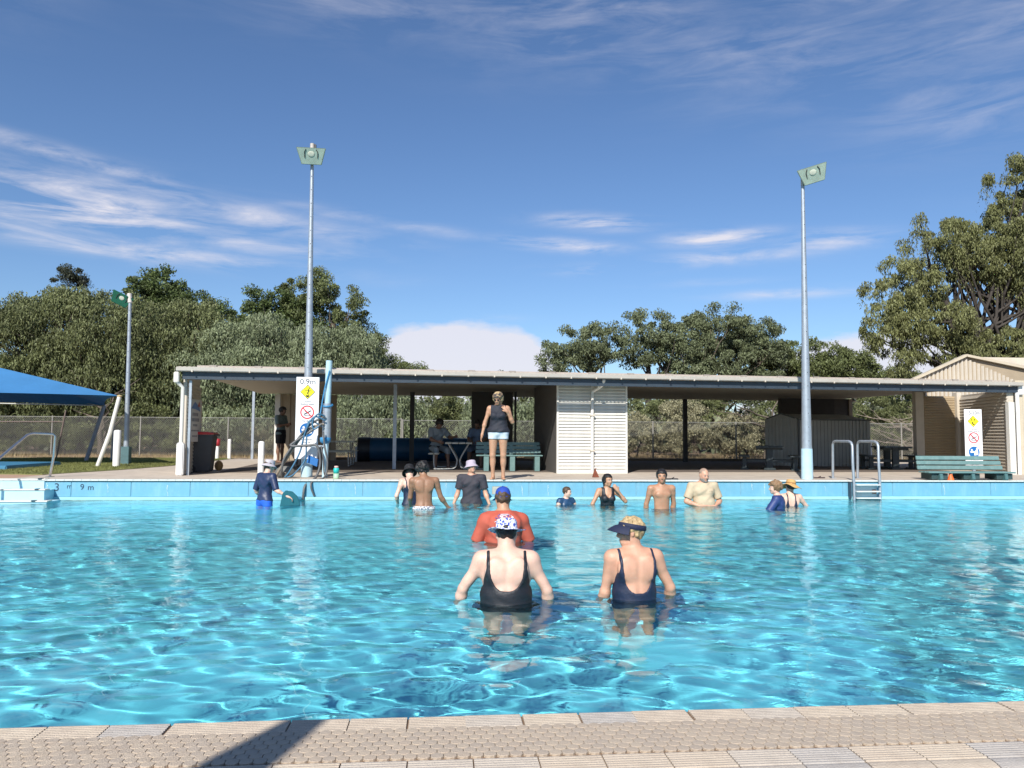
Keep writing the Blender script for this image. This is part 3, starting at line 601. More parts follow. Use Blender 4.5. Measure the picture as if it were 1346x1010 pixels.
# ------------------------------------------------------------------ floodlight poles
def flood_pole(x, y, h, r0, r1, lean, label, base=True, dark=False):
    p = empty('floodlight_pole', (x, y, 0), 0, label, 'light pole', 'floodlight poles round the pool')
    n = 7; pts = [(lean*i/n, 0, h*i/n) for i in range(n+1)]
    mb = MB().tube(pts, [r1+(r0-r1)*(1-i/n)**1.25 for i in range(n+1)], 14)
    mb.build('pole', galv, p)
    if base: MB().tube([(0, 0, 0), (lean*.08, 0, .62)], [r0*1.06, r0*1.0], 14).build('painted_base', paleblue, p)
    for i in range(int(h/.28)): MB().ball((lean*(i*.28+.5)/h, -(r1+(r0-r1)*max(0, 1-(i*.28+.5)/h)**1.25), i*.28+.5), .009, 6).build('bolt', black, p)
    return p
def flood_head(p, loc, rz, tilt, s=1., mat=None, roll=0.):
    hd = empty('lamp_head', loc, rz); hd.parent = p; hd.rotation_euler = (tilt, roll, rz)
    hm = mat or M('flood_green', (.20, .26, .21), .4, .12, 12, dirt=(.14, .2, .15), damt=.4)
    w, hh, d = .30*s, .17*s, .09*s
    v = [(-w, -d, hh), (w, -d, hh), (w*.68, -d, -hh), (-w*.68, -d, -hh), (-w*.45, d, hh*.6), (w*.45, d, hh*.6), (w*.38, d, -hh*.6), (-w*.38, d, -hh*.6)]
    MB().add(v, [(0, 1, 2, 3), (4, 7, 6, 5), (0, 4, 5, 1), (1, 5, 6, 2), (2, 6, 7, 3), (3, 7, 4, 0)]).build('housing', hm, hd, .008*s)
    v2 = [(a*.92, -d-.004, b*.92) for a, _, b in v[:4]]; v3 = [(a, -d-.001, b) for a, _, b in v2]
    MB().add(v2+v3, [(0, 1, 2, 3), (4, 7, 6, 5), (0, 4, 5, 1), (1, 5, 6, 2), (2, 6, 7, 3), (3, 7, 4, 0)]).build('glass', mat or M('lamp_glass', (.33, .41, .34), .12, .15, 8), hd)
    for sx in (-.42, .42): MB().tube([(w*sx, -d-.01, -hh*.2), (w*sx*1.05, -d-.016, hh*.45), (w*sx*.8, -d-.012, hh*.8)], .008*s, 6).build('reflector_edge', black, hd)
    MB().ball((0, -d-.008, hh*.25), (.07*s, .01*s, .06*s), 12).build('lamp_bulb', M('lamp_bulb_glass', (.5, .52, .42), .1), hd)
    MB().tube([(-w*.5, d*.5, 0), (-w*.5, d*1.6, 0), (w*.5, d*1.6, 0), (w*.5, d*.5, 0)], .014*s, 8).build('yoke', galv, hd)
    return hd
P1 = flood_pole(-2.66, 15.73, 6.42, .108, .034, -.04, 'tall tapered floodlight pole carrying the 0.9m depth sign', True)
flood_head(P1, (-.03, -.12, 6.50), .05, R(28)); MB().tube([(-.04, 0, 6.4), (-.045, 0, 6.79)], .045, 10).build('ballast_tube', M('ballast', (.45, .42, .38), .5), P1); MB().box(0, .035, -.03, .03, 6.53, 6.77).build('bracket', black, P1)
P2 = flood_pole(7.44, 15.15, 6.2, .112, .036, .02, 'tall tapered floodlight pole standing between the picnic tables and the ladder', True)
flood_head(P2, (.15, -.14, 6.30), -.25, R(25), 1.05, roll=R(-16)); MB().tube([(.02, 0, 6.1), (.02, 0, 6.44)], .04, 10).build('ballast_tube', MATS['ballast'], P2)
P3 = flood_pole(-8.35, 21.43, 4.42, .075, .04, -.06, 'shorter floodlight pole on the lawn between shade sail and pavilion', False)
B('base_box', M('base_teal', (.07, .14, .15), .6), P3, -.11, .1, -.1, .1, 0, .48, bevel=.01)
flood_head(P3, (-.28, 0, 4.44), .35, R(15), .95, M('flood_dark_green', (.01, .10, .055), .4), roll=R(25)); MB().tube([(-.06, 0, 4.35), (-.08, 0, 4.6)], .06, 10).build('ballast_tube', M('ballast'+'_white', (.6, .55, .5), .5), P3); MB().tube([(-.25, 0, 4.42), (-.05, 0, 4.4)], .02, 8).build('arm', galv, P3)

# ------------------------------------------------------------------ hose post with tangle of hoses
hp = empty('hose_post', (-2.26, 15.4, 0), 0, 'pale blue pipe post with blue holder right of the 0.9m sign', 'post')
MB().tube([(0, 0, 0), (.02, 0, 1.1), (.02, 0, 1.12), (.04, 0, 2.3)], [.052, .055, .062, .062], 14).build('pipe', paleblue, hp)
MB().tube([(.02, -.0, .72), (.02, 0, 1.45)], .085, 14).build('clamp_sleeve', galv, hp)
blu = M('blue_strap', (.04, .22, .42), .5); 
MB().tube([(.02+.1*math.cos(a), .1*math.sin(a), 1.42+.03*math.sin(a)) for a in [2*PI*i/14 for i in range(14)]], .018, 8, closed=True).build('strap', blu, hp); MB().lathe([(.05, .66), (.1, .7), (.11, .78), (.09, .79)], 16).build('holder_cup', blu, hp)
MB().tube([(.06, -.07, 2.1), (-.02, -.09, 1.75), (-.06, -.09, 1.5), (-.1, -.1, 1.2)], .014, 8).build('cord', blu, hp)
B('cross_arm', galv, hp, -.35, .0, -.06, -.02, .60, .635)
def spline(P, n=8):
    P = [Vector(p) for p in P]; out = []
    for i in range(len(P)-1):
        a, b, c, d = P[max(i-1, 0)], P[i], P[i+1], P[min(i+2, len(P)-1)]
        for k in range(n):
            t = k/n; out.append(.5*((2*b)+(c-a)*t+(2*a-5*b+4*c-d)*t*t+(3*b-a-3*c+d)*t**3))
    return out+[P[-1]]
h_grey = M('grey_hose', (.10, .10, .10), .5, .2, 5); h_tan = M('tan_hose', (.24, .20, .15), .6, .2, 5); h_blue = M('blue_hose', (.05, .15, .25), .45, .2, 5)
HO = [(-2.26, 15.3)]
def hose(pts, r, mat, label): tag(MB().tube(spline([(HO[0][0]+a, HO[0][1]+b, c) for a, b, c in pts]), r, 8).build('hose', mat), label, 'hose', 'hoses hung on the blue holder')
hose([(-.02, 0, 1.05), (-.35, -.05, .9), (-.75, -.05, .3), (-.92, -.02, .02)], .024, h_tan, 'thick tan hose sloping from the holder down to the deck, leftmost foot')
hose([(.0, -.03, 1.2), (-.3, -.08, 1.0), (-.7, -.1, .45), (-.78, -.1, .2), (-.8, .0, .03)], .022, h_grey, 'grey hose bowing left in front of the 0.9m sign')
hose([(.0, -.05, 1.12), (-.2, -.1, 1.18), (-.35, -.12, .9), (-.45, -.1, .5), (-.62, -.12, .15), (-.72, -.1, .02)], .016, h_blue, 'thin blue hose curving down in front of the pole base')
hose([(-.05, -.04, 1.0), (-.3, -.06, 1.1), (-.33, -.1, .7), (-.35, -.1, .35), (-.55, -.12, .08), (-.68, -.1, .02)], .014, h_blue, 'second thin blue hose looping beside the pole base')
hose([(-.05, -.06, 1.05), (-.55, -.1, .7), (-.6, -.12, .62), (-.3, -.12, .63), (-.12, -.14, .62), (-.05, -.16, .3), (-.12, -.25, .02), (-.25, -.56, -.1), (-.28, -.62, -.36)], .024, h_grey, 'dark grey hose hanging over the pool edge into the water')
hose([(-.02, -.08, .9), (.02, -.1, .6), (.08, -.12, .3), (.04, -.2, .03), (-.14, -.6, -.06), (-.08, -.6, -.3)], .018, h_grey, 'shorter grey hose end dangling over the pool wall')
hose([(0, -.04, 1.2), (-.12, -.1, 1.24), (-.22, -.1, 1.1), (-.2, -.1, .95), (-.1, -.1, 1.0)], .016, h_blue, 'tight blue coil at the top of the holder')
hose([(-.05, -.1, .62), (.0, -.14, .4), (.02, -.1, .1), (.06, -.05, .02)], .013, h_grey, 'thin dark hose against the blue pipe post')
cb = MB().prism([(-.10, .30), (.10, .22), (.12, .36), (-.06, .44)], 'y', -.05, .05).build('blue_crate', M('crate_blue', (.02, .14, .4), .5), None); cb.location = (-2.5, 15.36, 0.0-.0); tag(cb, 'small blue plastic tub hanging among the hoses', 'tub')
rl = MB().lathe([(.02, -.04), (.17, -.04), (.17, .04), (.02, .04)], 20, Matrix.Translation((-3.02, 15.42, .1)) @ Matrix.Rotation(PI/2, 4, 'X') @ Matrix.Diagonal((1.1, .75, 1, 1))).build('hose_reel', M('reel_grey', (.12, .12, .11), .6)); tag(rl, 'low dark grey reel lying at the foot of the sign pole', 'reel')
bt = empty('drink_bottle', (-2.0, 15.12, 0), 0, 'teal drink bottle with pale lid standing on the pool edge', 'bottle')
MB().lathe([(.001, 0), (.052, 0), (.055, .01), (.055, .1), (.001, .1)], 18).build('lower_body', M('bottle_green', (.35, .55, .38), .4), bt); MB().lathe([(.001, .101), (.055, .101), (.055, .19), (.04, .205), (.001, .205)], 18).build('upper_body', M('bottle_teal', (.02, .48, .45), .35), bt); MB().lathe([(.001, .206), (.04, .206), (.04, .24), (.001, .245)], 18).build('lid', M('bottle_lid', (.7, .45, .4), .4), bt)

# ------------------------------------------------------------------ bin, bollards
bi = empty('wheelie_bin', (-5.17, 17.45, 0), R(4), 'dark grey wheelie bin with red lid against the left end wall', 'bin')
bgrey = M('bin_grey', (.06, .062, .066), .5, .1, 5, dirt=(.14, .13, .12), damt=.3)
def frus(x0, x1, y0, y1, X0, X1, Y0, Y1, z0, z1): 
    return MB().add([(x0, y0, z0), (x1, y0, z0), (x1, y1, z0), (x0, y1, z0), (X0, Y0, z1), (X1, Y0, z1), (X1, Y1, z1), (X0, Y1, z1)], [(0, 3, 2, 1), (4, 5, 6, 7), (0, 1, 5, 4), (1, 2, 6, 5), (2, 3, 7, 6), (3, 0, 4, 7)])
frus(-.2, .17, -.19, .2, -.235, .225, -.24, .26, .02, .80).build('body', bgrey, bi, .02)
B('rim', bgrey, bi, -.245, .24, -.25, .27, .78, .82, bevel=.01)
MB().prism([(-.27, .822), (-.25, .85), (-.1, .885), (.12, .88), (.22, .86), (.26, .825)], 'y', -.26, .28).build('lid', M('lid_red', (.55, .035, .04), .4, .1, 5, dirt=(.6, .3, .25), damt=.25), bi, .012)
MB().tube([(.27, -.18, .81), (.28, .2, .81)], .02, 8).build('handle', bgrey, bi)
for yy in (-.2, .19): MB().tube([(-.19, yy-.03, .075), (-.19, yy+.03, .075)], .08, 18).build('wheel', black, bi)
tag(bi, group=None)
ft = MB().ball((0, 0, .11), (.10, .09, .12), 12).build('toy_ball', M('tan_toy', (.38, .22, .08), .7, .3, 9)); ft.location = (-5.08, 18.3, 0); tag(ft, 'tan lumpy bundle on the ground right behind the bin', 'bundle')
def bollard(x, y, h, r, label, red=False):
    b = empty('bollard', (x, y, 0), 0, label, 'bollard', 'white bollards on the paving')
    MB().lathe([(r, 0), (r*1.02, .05), (r, h-.04), (r*.8, h-.01), (.001, h)], 16).build('post', whitep, b)
    if red: MB().lathe([(r*1.1, h-.19), (r*1.55, h-.17), (r*1.6, h+.04), (.001, h+.05)], 14).build('red_cap', M('cap_red', (.35, .02, .03), .5), b)
bollard(-3.66, 16.2, .70, .062, 'white bollard just left of the hose tangle, nearest the pool')
bollard(-8.0, 19.95, .92, .085, 'thick white bollard beside the leaning white sail post')
bollard(-7.28, 26.0, .62, .055, 'white bollard wearing a dark red box cap behind the bin', True)
bollard(-6.95, 26.2, .66, .055, 'plain white bollard right of the red capped bollard behind the bin')
bollard(14.2, 24.5, .72, .08, 'white bollard beyond the rightmost picnic table')

# ------------------------------------------------------------------ benches
def bench(x, y, rz, L_, legs, hs, hb, label, stub=False):
    b = empty('park_bench', (x, y, 0), rz, label, 'bench', 'teal slatted benches at the pool edge')
    for i in range(3): # seat
        B('seat_slat', teal_bench, b, -L_/2, L_/2, -.26+i*.125, -.26+i*.125+.11, hs-.03, hs, bevel=.006)
    nb = 3; st = (hb-hs-.03)/nb
    for i in range(nb):
        z0 = hs+.03+i*st; y0 = .13+.035*i
        mb = MB(); T = Matrix.Translation((0, y0, z0)) @ Matrix.Rotation(R(-12), 4, 'X')
        mb.box(-L_/2+.01*i, L_/2-.01*i, -.014, .014, 0, st*.82, T); mb.build('back_slat', teal_bench, b, .005)
    for lx in legs:
        l = empty('support', (lx, 0, 0)); l.parent = b
        if stub:
            MB().prism([(-.24, 0), (-.27, .03), (-.25, hs-.035), (.2, hs-.035), (.2, 0)], 'x', -.035, .035).build('leg', M('bench_leg_teal', (.07, .15, .15), .5, .1), l, .006); MB().box(-.17, .17, -.2, .16, .02, hs-.04).build('block', M('bench_block', (.03, .06, .06), .6), l); continue
        MB().prism([(-.24, 0), (-.16, 0), (-.17, hs-.035), (-.25, hs-.035)], 'x', -.06, .06).build('leg', teal_bench, l, .006)
        MB().prism([(.16, 0), (.24, 0), (.14, hs-.035), (.06, hs-.035)], 'x', -.055, .055).build('leg', teal_bench, l, .006)
        MB().prism([(.10, hs-.1), (.16, hs-.1), (.26, hb-.02), (.20, hb-.02)], 'x', -.04, .04).build('back_strut', teal_bench, l)
        B('rail', teal_bench, l, -.05, .05, -.24, .18, hs-.08, hs-.032)
    return b
b1 = bench(1.62, 18.45, R(0), 1.58, (-.55, .07, .66), .385, .70, 'teal slatted bench in the pavilion behind the standing woman')
bench(10.72, 14.98, R(-1), 1.85, (-.66, .02, .72), .175, .50, 'low teal slatted bench on the pool edge at far right', True)
# small items on the bench
tag(B('towel_bundle', M('khaki_cloth', (.25, .22, .14), .9, .3, 12, .5), None, 1.98, 2.3, 18.3, 18.42, .30, .352, bevel=.02), 'khaki strap bundle tucked under the bench seat', 'bundle')

# ------------------------------------------------------------------ picnic tables
def picnic(x, y, rz, label, L_=1.3):
    t = empty('picnic_table', (x, y, 0), rz, label, 'picnic table', 'dark picnic tables with attached benches')
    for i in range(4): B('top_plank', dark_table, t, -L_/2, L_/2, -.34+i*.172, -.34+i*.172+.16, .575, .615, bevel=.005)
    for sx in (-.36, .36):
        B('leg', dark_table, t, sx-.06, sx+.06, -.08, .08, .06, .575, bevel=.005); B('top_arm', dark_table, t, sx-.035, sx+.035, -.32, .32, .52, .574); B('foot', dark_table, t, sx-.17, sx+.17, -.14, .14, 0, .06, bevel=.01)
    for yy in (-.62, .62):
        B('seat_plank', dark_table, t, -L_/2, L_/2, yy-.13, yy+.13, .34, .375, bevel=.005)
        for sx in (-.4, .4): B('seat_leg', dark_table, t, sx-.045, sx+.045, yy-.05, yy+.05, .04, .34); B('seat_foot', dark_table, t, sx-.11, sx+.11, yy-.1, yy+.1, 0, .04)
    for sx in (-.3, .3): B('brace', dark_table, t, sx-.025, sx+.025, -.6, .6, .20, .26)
    return t
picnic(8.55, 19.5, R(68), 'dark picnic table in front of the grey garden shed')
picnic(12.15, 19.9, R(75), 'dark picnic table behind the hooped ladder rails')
# steel-legged tables in the dark part
def vtable(x, y, rz, L_, label, seats=(-1,)):
    t = empty('picnic_table', (x, y, 0), rz, label, 'picnic table', 'steel framed picnic tables in the shade')
    tp = M('aluminium_plank', (.42, .42, .36), .4, .1, 6)
    for i in range(4): B('top_plank', tp, t, -.33+i*.168, -.33+i*.168+.155, -L_/2, L_/2, .63, .665, bevel=.006)
    wh = M('frame_pale', (.45, .45, .42), .4, .1)
    for yy in (-L_/2+.12, L_/2-.12):
        MB().tube(spline([(-.25, yy, .63), (-.06, yy, .3), (-.04, yy, .16), (-.1, yy, .04), (-.3, yy, .02), (-.6, yy, .02)]), .018, 8).build('frame_leg', wh, t)
        MB().tube(spline([(.25, yy, .63), (.06, yy, .3), (.04, yy, .16), (.1, yy, .04), (.3, yy, .02), (.6, yy, .02)]), .018, 8).build('frame_leg', wh, t)
        for s_ in seats: MB().tube(spline([(s_*.5, yy, .02), (s_*.58, yy, .06), (s_*.6, yy, .2), (s_*.6, yy, .37)]), .018, 8).build('seat_leg', wh, t)
    for s_ in seats:
        for i in range(2): B('seat_plank', tp, t, s_*.6-.13+i*.14, s_*.6+i*.14-.01, -L_/2, L_/2, .375, .405, bevel=.005)
    return t
vtable(.45, 19.55, R(-2), 1.5, 'pale steel framed picnic table where two people sit in the shade')
vtable(-3.1, 21.2, R(90), 1.6, 'steel picnic table in deep shade behind the white depth sign', (-1, 1))
# shed
sh = empty('garden_shed', (10.38, 21.6, 0), 0, 'grey corrugated garden shed under the pavilion roof', 'shed')
shm = M('shed_grey', (.40, .40, .37), .5, .08, 3)
w0 = Vector((-.85, .75)); w1 = Vector((2.75, .55))
def sidewall(mb, a, b, z1a, z1b, step=.11):
    a, b = Vector(a), Vector(b); d = b-a; Lg = d.length; d /= Lg; nn = Vector((d.y, -d.x)); k = int(Lg/step)
    for i in range(k):
        p = a+d*(i*Lg/k); q = a+d*((i+.45)*Lg/k); r_ = a+d*((i+.55)*Lg/k); s_ = a+d*((i+1)*Lg/k)
        z = z1a+(z1b-z1a)*(i+.5)/k
        pts = [p+nn*.02, q+nn*.02, r_, s_]
        v = [(t.x, t.y, 0) for t in pts]+[(t.x, t.y, z) for t in pts]+[((p).x, p.y, 0), ((s_).x, s_.y, 0), (p.x, p.y, z), (s_.x, s_.y, z)]
        mb.add(v, [(0, 1, 5, 4), (1, 2, 6, 5), (2, 3, 7, 6)])
    return mb
sidewall(MB(), (0, 0), (2.25, .12), 1.36, 1.36).build('corrugated_wall', shm, sh)
sidewall(MB(), (-.72, .68), (0, 0), 1.4, 1.4).build('gable_side', shm, sh)
MB().add([(0, 0, 1.36), (2.25, .12, 1.36), (1.85, .75, 1.53), (-.38, .36, 1.53), (-.72, .68, 1.36), (1.5, 1.4, 1.36)], [(0, 1, 2, 3), (3, 2, 5, 4), (0, 3, 4)]).build('roof', shm, sh)
MB().bar((-.01, -.02, 1.36), (2.27, .10, 1.36), .04, .04).build('eave_trim', M('shed_trim', (.1, .11, .11), .5), sh); B('corner_trim', MATS['shed_trim'], sh, -.03, .02, -.03, .02, 0, 1.36); MB().bar((0, 0, 1.37), (-.38, .36, 1.54), .03, .04).build('barge_trim', MATS['shed_trim'], sh); MB().bar((-.38, .36, 1.54), (-.72, .68, 1.37), .03, .04).build('barge_trim', MATS['shed_trim'], sh)
B('inner_wall', shm, sh, 2.2, 2.25, .12, 1.3, 0, 1.36)
# pool cover roll
pc = empty('pool_cover_roll', (-2.2, 24.3, .38), 0, 'large dark blue rolled pool cover lying at the back of the pavilion', 'pool cover')
MB().tube([(0, 0, 0), (3.7, 0, 0)], .36, 28).build('roll', M('cover_blue', (.008, .07, .16), .5, .15, 3), pc); MB().tube([(-.35, 0, 0), (0.02, 0, 0)], .375, 28).build('end_drum', M('drum_dark', (.012, .018, .03), .5), pc)
for xx in (-.4, 3.75): B('stand', galv, pc, xx-.03, xx+.03, -.2, .2, -.38, .08)
# cones, mats
cn = empty('traffic_cone', (10.28, 14.78, 0), 0, 'small orange cone in front of the right bench', 'cone'); MB().lathe([(.065, 0), (.062, .02), (.02, .15), (.001, .17)], 14).build('cone_body', M('cone_orange', (.8, .14, .03), .5), cn); MB().lathe([(.022, .145), (.018, .175), (.001, .18)], 10).build('cone_tip', M('cone_tip_pale', (.6, .4, .35), .5), cn)
cn2 = empty('rusty_wedge', (3.17, 15.7, 0), .4, 'rusty brown doorstop cone under the kiosk downpipe', 'cone'); MB().add([(-.06, -.05, 0), (.07, -.05, 0), (.05, .06, 0), (-.05, .05, 0), (-.02, 0, .17), (.015, 0, .165)], [(0, 1, 5, 4), (1, 2, 5), (2, 3, 4, 5), (3, 0, 4), (0, 3, 2, 1)]).build('wedge_body', M('rust_red', (.2, .06, .03), .8, .3, 20), cn2, .005); MB().tube([(0, 0, .16), (.02, 0, .19)], .01, 8).build('knob', MATS['rust_red'], cn2)
def pile(x, y, label, mat, seed, w=.16, name='sandal', grp=None):
    r = random.Random(seed); mb = MB()
    for i in range(2):
        mb.lathe([(.001, 0), (.05, 0), (.055, .012), (.045, .022), (.001, .024)], 14, Matrix.Translation((x+i*w-.0, y+r.uniform(-.04, .04), 0)) @ Matrix.Rotation(r.uniform(-.5, .5), 4, 'Z') @ Matrix.Diagonal((1.7, .8, 1, 1)))
        mb.tube([(x+i*w-.04, y-.03, .02), (x+i*w, y, .045), (x+i*w-.04, y+.03, .02)], .006, 6)
    tag(mb.build(name, mat), label, 'sandals', grp)
pile(4.45, 14.98, 'pair of black sandals on the edge behind the beige shirt man', black, 1)
pile(.4, 15.9, 'dark flat thongs lying on the deck below the picnic table', M('thong_brown', (.06, .045, .04), .7), 2, .24)
pile(7.75, 15.5, 'dark thongs beside the left foot of the hooped rail', M('thong_dark', (.05, .03, .03), .7), 3)

# ------------------------------------------------------------------ blue shade sail on the left
ss = empty('shade_sail', (-7.98, 20.0, 0), 0, 'bright blue hip shaped shade sail over the wading pool', 'shade sail')
sailm = M('sail_blue_cloth', (.06, .24, .50), .75, .08, 1.5, .25, 18, trans=.3)
def sail_pts():
    # corners (local): front right, back right, front left, back left, and a central peak
    fr = Vector((-.05, 0, 1.77)); br = Vector((-2.2, 4.4, 1.66)); fl = Vector((-8.2, -.2, 1.80)); bl = Vector((-8.2, 4.4, 1.75)); pk = Vector((-4.8, 1.9, 2.78))
    return fr, br, fl, bl, pk
fr, br, fl, bl, pk = sail_pts()
N_ = 22
def tri(a, b, c, sag):
    v = []; idx = {}
    for i in range(N_+1):
        for j in range(N_+1-i):
            s_, t_ = i/N_, j/N_; p = a*(1-s_-t_)+b*s_+c*t_; l = 1-s_-t_
            # edges bow inward / cloth sags a little between corners
            mid = (a+b+c)/3; edge = s_*l*4
            p = p+(c-(a+b)/2)*edge*.035*(1-t_) ; p.z -= sag*(s_*l*t_)*8
            idx[(i, j)] = len(v); v.append(p)
    f = []
    for i in range(N_):
        for j in range(N_-i):
            f.append((idx[i, j], idx[i+1, j], idx[i, j+1]))
            if i+j < N_-1: f.append((idx[i+1, j], idx[i+1, j+1], idx[i, j+1]))
    return v, f
for a, b in ((fl, fr), (fr, br), (br, bl), (bl, fl)):
    v, f = tri(a, b, pk, .09); top = [p+Vector((0, 0, .0015)) for p in v]; n = len(v)
    MB().add([tuple(p) for p in v]+[tuple(p) for p in top], [tuple(q[::-1]) for q in f]+[tuple(i+n for i in q) for q in f], True).build('sail_panel', sailm, ss)
    MB().bar(a+Vector((0, 0, .0)), b, .03, .03).build('hem_cable', M('hem_pale', (.5, .5, .45), .5) if (a is br) else sailm, ss) if a is br else None
MB().tube([(-.45, -.1, -.0), (-.2, -.05, .85), (-.03, 0, 1.74)], .05, 12).build('post', white_steel, ss); MB().ball((-.03, 0, 1.76), (.07, .05, .035), 10).build('post_cap', M('brass_cap', (.4, .3, .15), .5), ss)
MB().tube([(-2.3, 3.5, 0), (-2.14, 4.2, 1.66)], .055, 12).build('post', M('post_grey', (.30, .31, .32), .5), ss)
MB().tube([(-2.0, 4.5, 0), (-1.96, 4.5, 1.2)], .03, 8).build('stay', MATS['post_grey'], ss)
MB().tube([(-7.9, 4.4, 0), (-8.2, 4.5, 1.75)], .055, 12).build('post', MATS['post_grey'], ss); MB().tube([(-7.9, -.4, 0), (-8.2, -.2, 1.8)], .055, 12).build('post', white_steel, ss)
MB().tube([br+Vector((0, 0, -.03)), br+Vector((-2.8, -.6, .55))], .02, 8).build('arm', MATS['hem_pale'], ss)
# unseen sail added behind the photographer's place, shaped to throw the wedge shadow
s3 = empty('shade_sail', (-1.455, -.12, 0), 0, 'pointed blue sail added out of view on the near side to shade the coping', 'shade sail')
def dirv(a): return Vector((-math.sin(R(a)), -math.cos(R(a)), 0))
tip = Vector((0, 0, 2.6)); q1 = tip+dirv(28.5)*4.2+Vector((0, 0, .1)); q2 = tip+dirv(16.5)*4.2+Vector((0, 0, .1))
MB().add([tip, q1, q2, tip+Vector((0, 0, .003)), q1+Vector((0, 0, .003)), q2+Vector((0, 0, .003))], [(0, 2, 1), (3, 4, 5), (0, 1, 4, 3), (1, 2, 5, 4), (2, 0, 3, 5)]).build('cloth', sailm, s3)
for q in (q1, q2): MB().tube([(q.x, q.y, -.3), (q.x, q.y, q.z+.1)], .05, 10).build('post', white_steel, s3)

# ------------------------------------------------------------------ chain-link fence
def chain_fence(x0, y0, x1, y1, h, step, label):
    f_ = empty('chain_link_fence', (x0, y0, 0), math.atan2(y1-y0, x1-x0), label, 'fence'); Lg = math.hypot(x1-x0, y1-y0)
    fm = M('fence_wire', (.28, .28, .25), .6, .1, metal=.3); n = int(Lg/step)
    for i in range(n+1): MB().tube([(i*Lg/n, 0, 0), (i*Lg/n, 0, h+.04)], .028, 8).build('fence_post', M('fence_post_pale', (.25, .24, .21), .6), f_)
    MB().tube([(0, 0, h), (Lg, 0, h)], .012, 6).build('top_wire', fm, f_)
    V = []; F = []; s_ = .085; r_ = .0032; k = int(Lg/s_)
    for sg in (1, -1):
        xs = np.arange(-int(h/s_)-1, k+int(h/s_)+1)*s_
        for x_ in xs:
            a = np.array([x_, 0., .03]); b = np.array([x_+sg*(h-.03), 0., h])
            if min(a[0], b[0]) < 0 or max(a[0], b[0]) > Lg: continue
            o_ = np.array([[r_, 0, -sg*r_], [0, r_, 0], [-r_, 0, sg*r_]]); n0 = len(V)
            V += [a+q for q in o_]+[b+q for q in o_]; F += [(n0+i, n0+(i+1) % 3, n0+3+(i+1) % 3, n0+3+i) for i in range(3)]
    o = link('wire_mesh', mesh_np('wire_mesh', np.array(V), np.array(F), fm), f_); return f_
chain_fence(-24, 30.5, -1.5, 29.3, 1.42, 3.0, 'chain link fence behind the lawn and left half of the pavilion')
chain_fence(-1.4, 28.4, 26, 25.9+.3, 1.36, 2.9, 'chain link fence behind the right half of the pavilion')
# bare steel frame at far left behind the sail
fr_ = empty('gate_frame', (-12.2, 25.6, 0), .1, 'thin leaning steel frame behind the left handrail', 'frame')
MB().tube([(.1, 0, 0), (.32, 0, 1.55)], .025, 8).build('upright', M('rusty_steel', (.16, .12, .1), .7), fr_); MB().tube([(-3, 0, 1.15), (.28, 0, 1.18)], .02, 8).build('rail', MATS['rusty_steel'], fr_)
# ------------------------------------------------------------------ trees
bark = M('gum_bark', (.13, .105, .08), .9, .35, 4, .6, 12, aniso=(1, 1, .3)); barkd = M('dark_bark', (.05, .042, .035), .9, .3, 4, .6, 12, aniso=(1, 1, .3)); deadw = M('dead_branch', (.30, .25, .2), .9, .3, 6)
def leafm(n, c, isl=.45): return M(n, c, .55, .28, .55, island=isl, trans=.22, spec=.3)
L_weep = leafm('leaf_weeping_olive', (.155, .175, .075)); L_grey = leafm('leaf_weeping_grey', (.20, .235, .13)); L_dark = leafm('leaf_dark_green', (.10, .135, .045)); L_gum = leafm('leaf_gum', (.135, .16, .062)); L_gum2 = leafm('leaf_gum_grey', (.145, .17, .088)); L_red = leafm('leaf_reddish', (.21, .15, .09)); L_shrub = leafm('leaf_shrub', (.16, .18, .075)); L_dry = leafm('leaf_dry_shrub', (.31, .29, .175)); L_far = leafm('leaf_far', (.15, .17, .1))
def leaves(centers, rad, per, size, droop, asp, r, flat=.75):
    """quads scattered in clumps; droop 0..1 turns the long axis down"""
    n = len(centers)*per; c = np.repeat(centers, per, 0); rr = np.repeat(rad, per)
    d = r.normal(0, 1, (n, 3)); d /= np.linalg.norm(d, axis=1)[:, None]; q = r.rand(n)**.45
    p = c+d*(rr*q)[:, None]*np.array([1, 1, flat])
    ax = r.normal(0, 1, (n, 3)); ax[:, 2] -= droop*3.2; ax /= np.linalg.norm(ax, axis=1)[:, None]
    nm = r.normal(0, 1, (n, 3))+d*.8+np.array([0, 0, .3]); s = np.cross(ax, nm); s /= np.linalg.norm(s, axis=1)[:, None]
    L_ = size*r.uniform(.6, 1.35, n)[:, None]; w = L_/asp; nn = np.cross(s, ax)
    v = np.stack([p+s*w*.85, p+ax*L_+nn*L_*.05, p-s*w*.85], 1)
    return v.reshape(-1, 3)
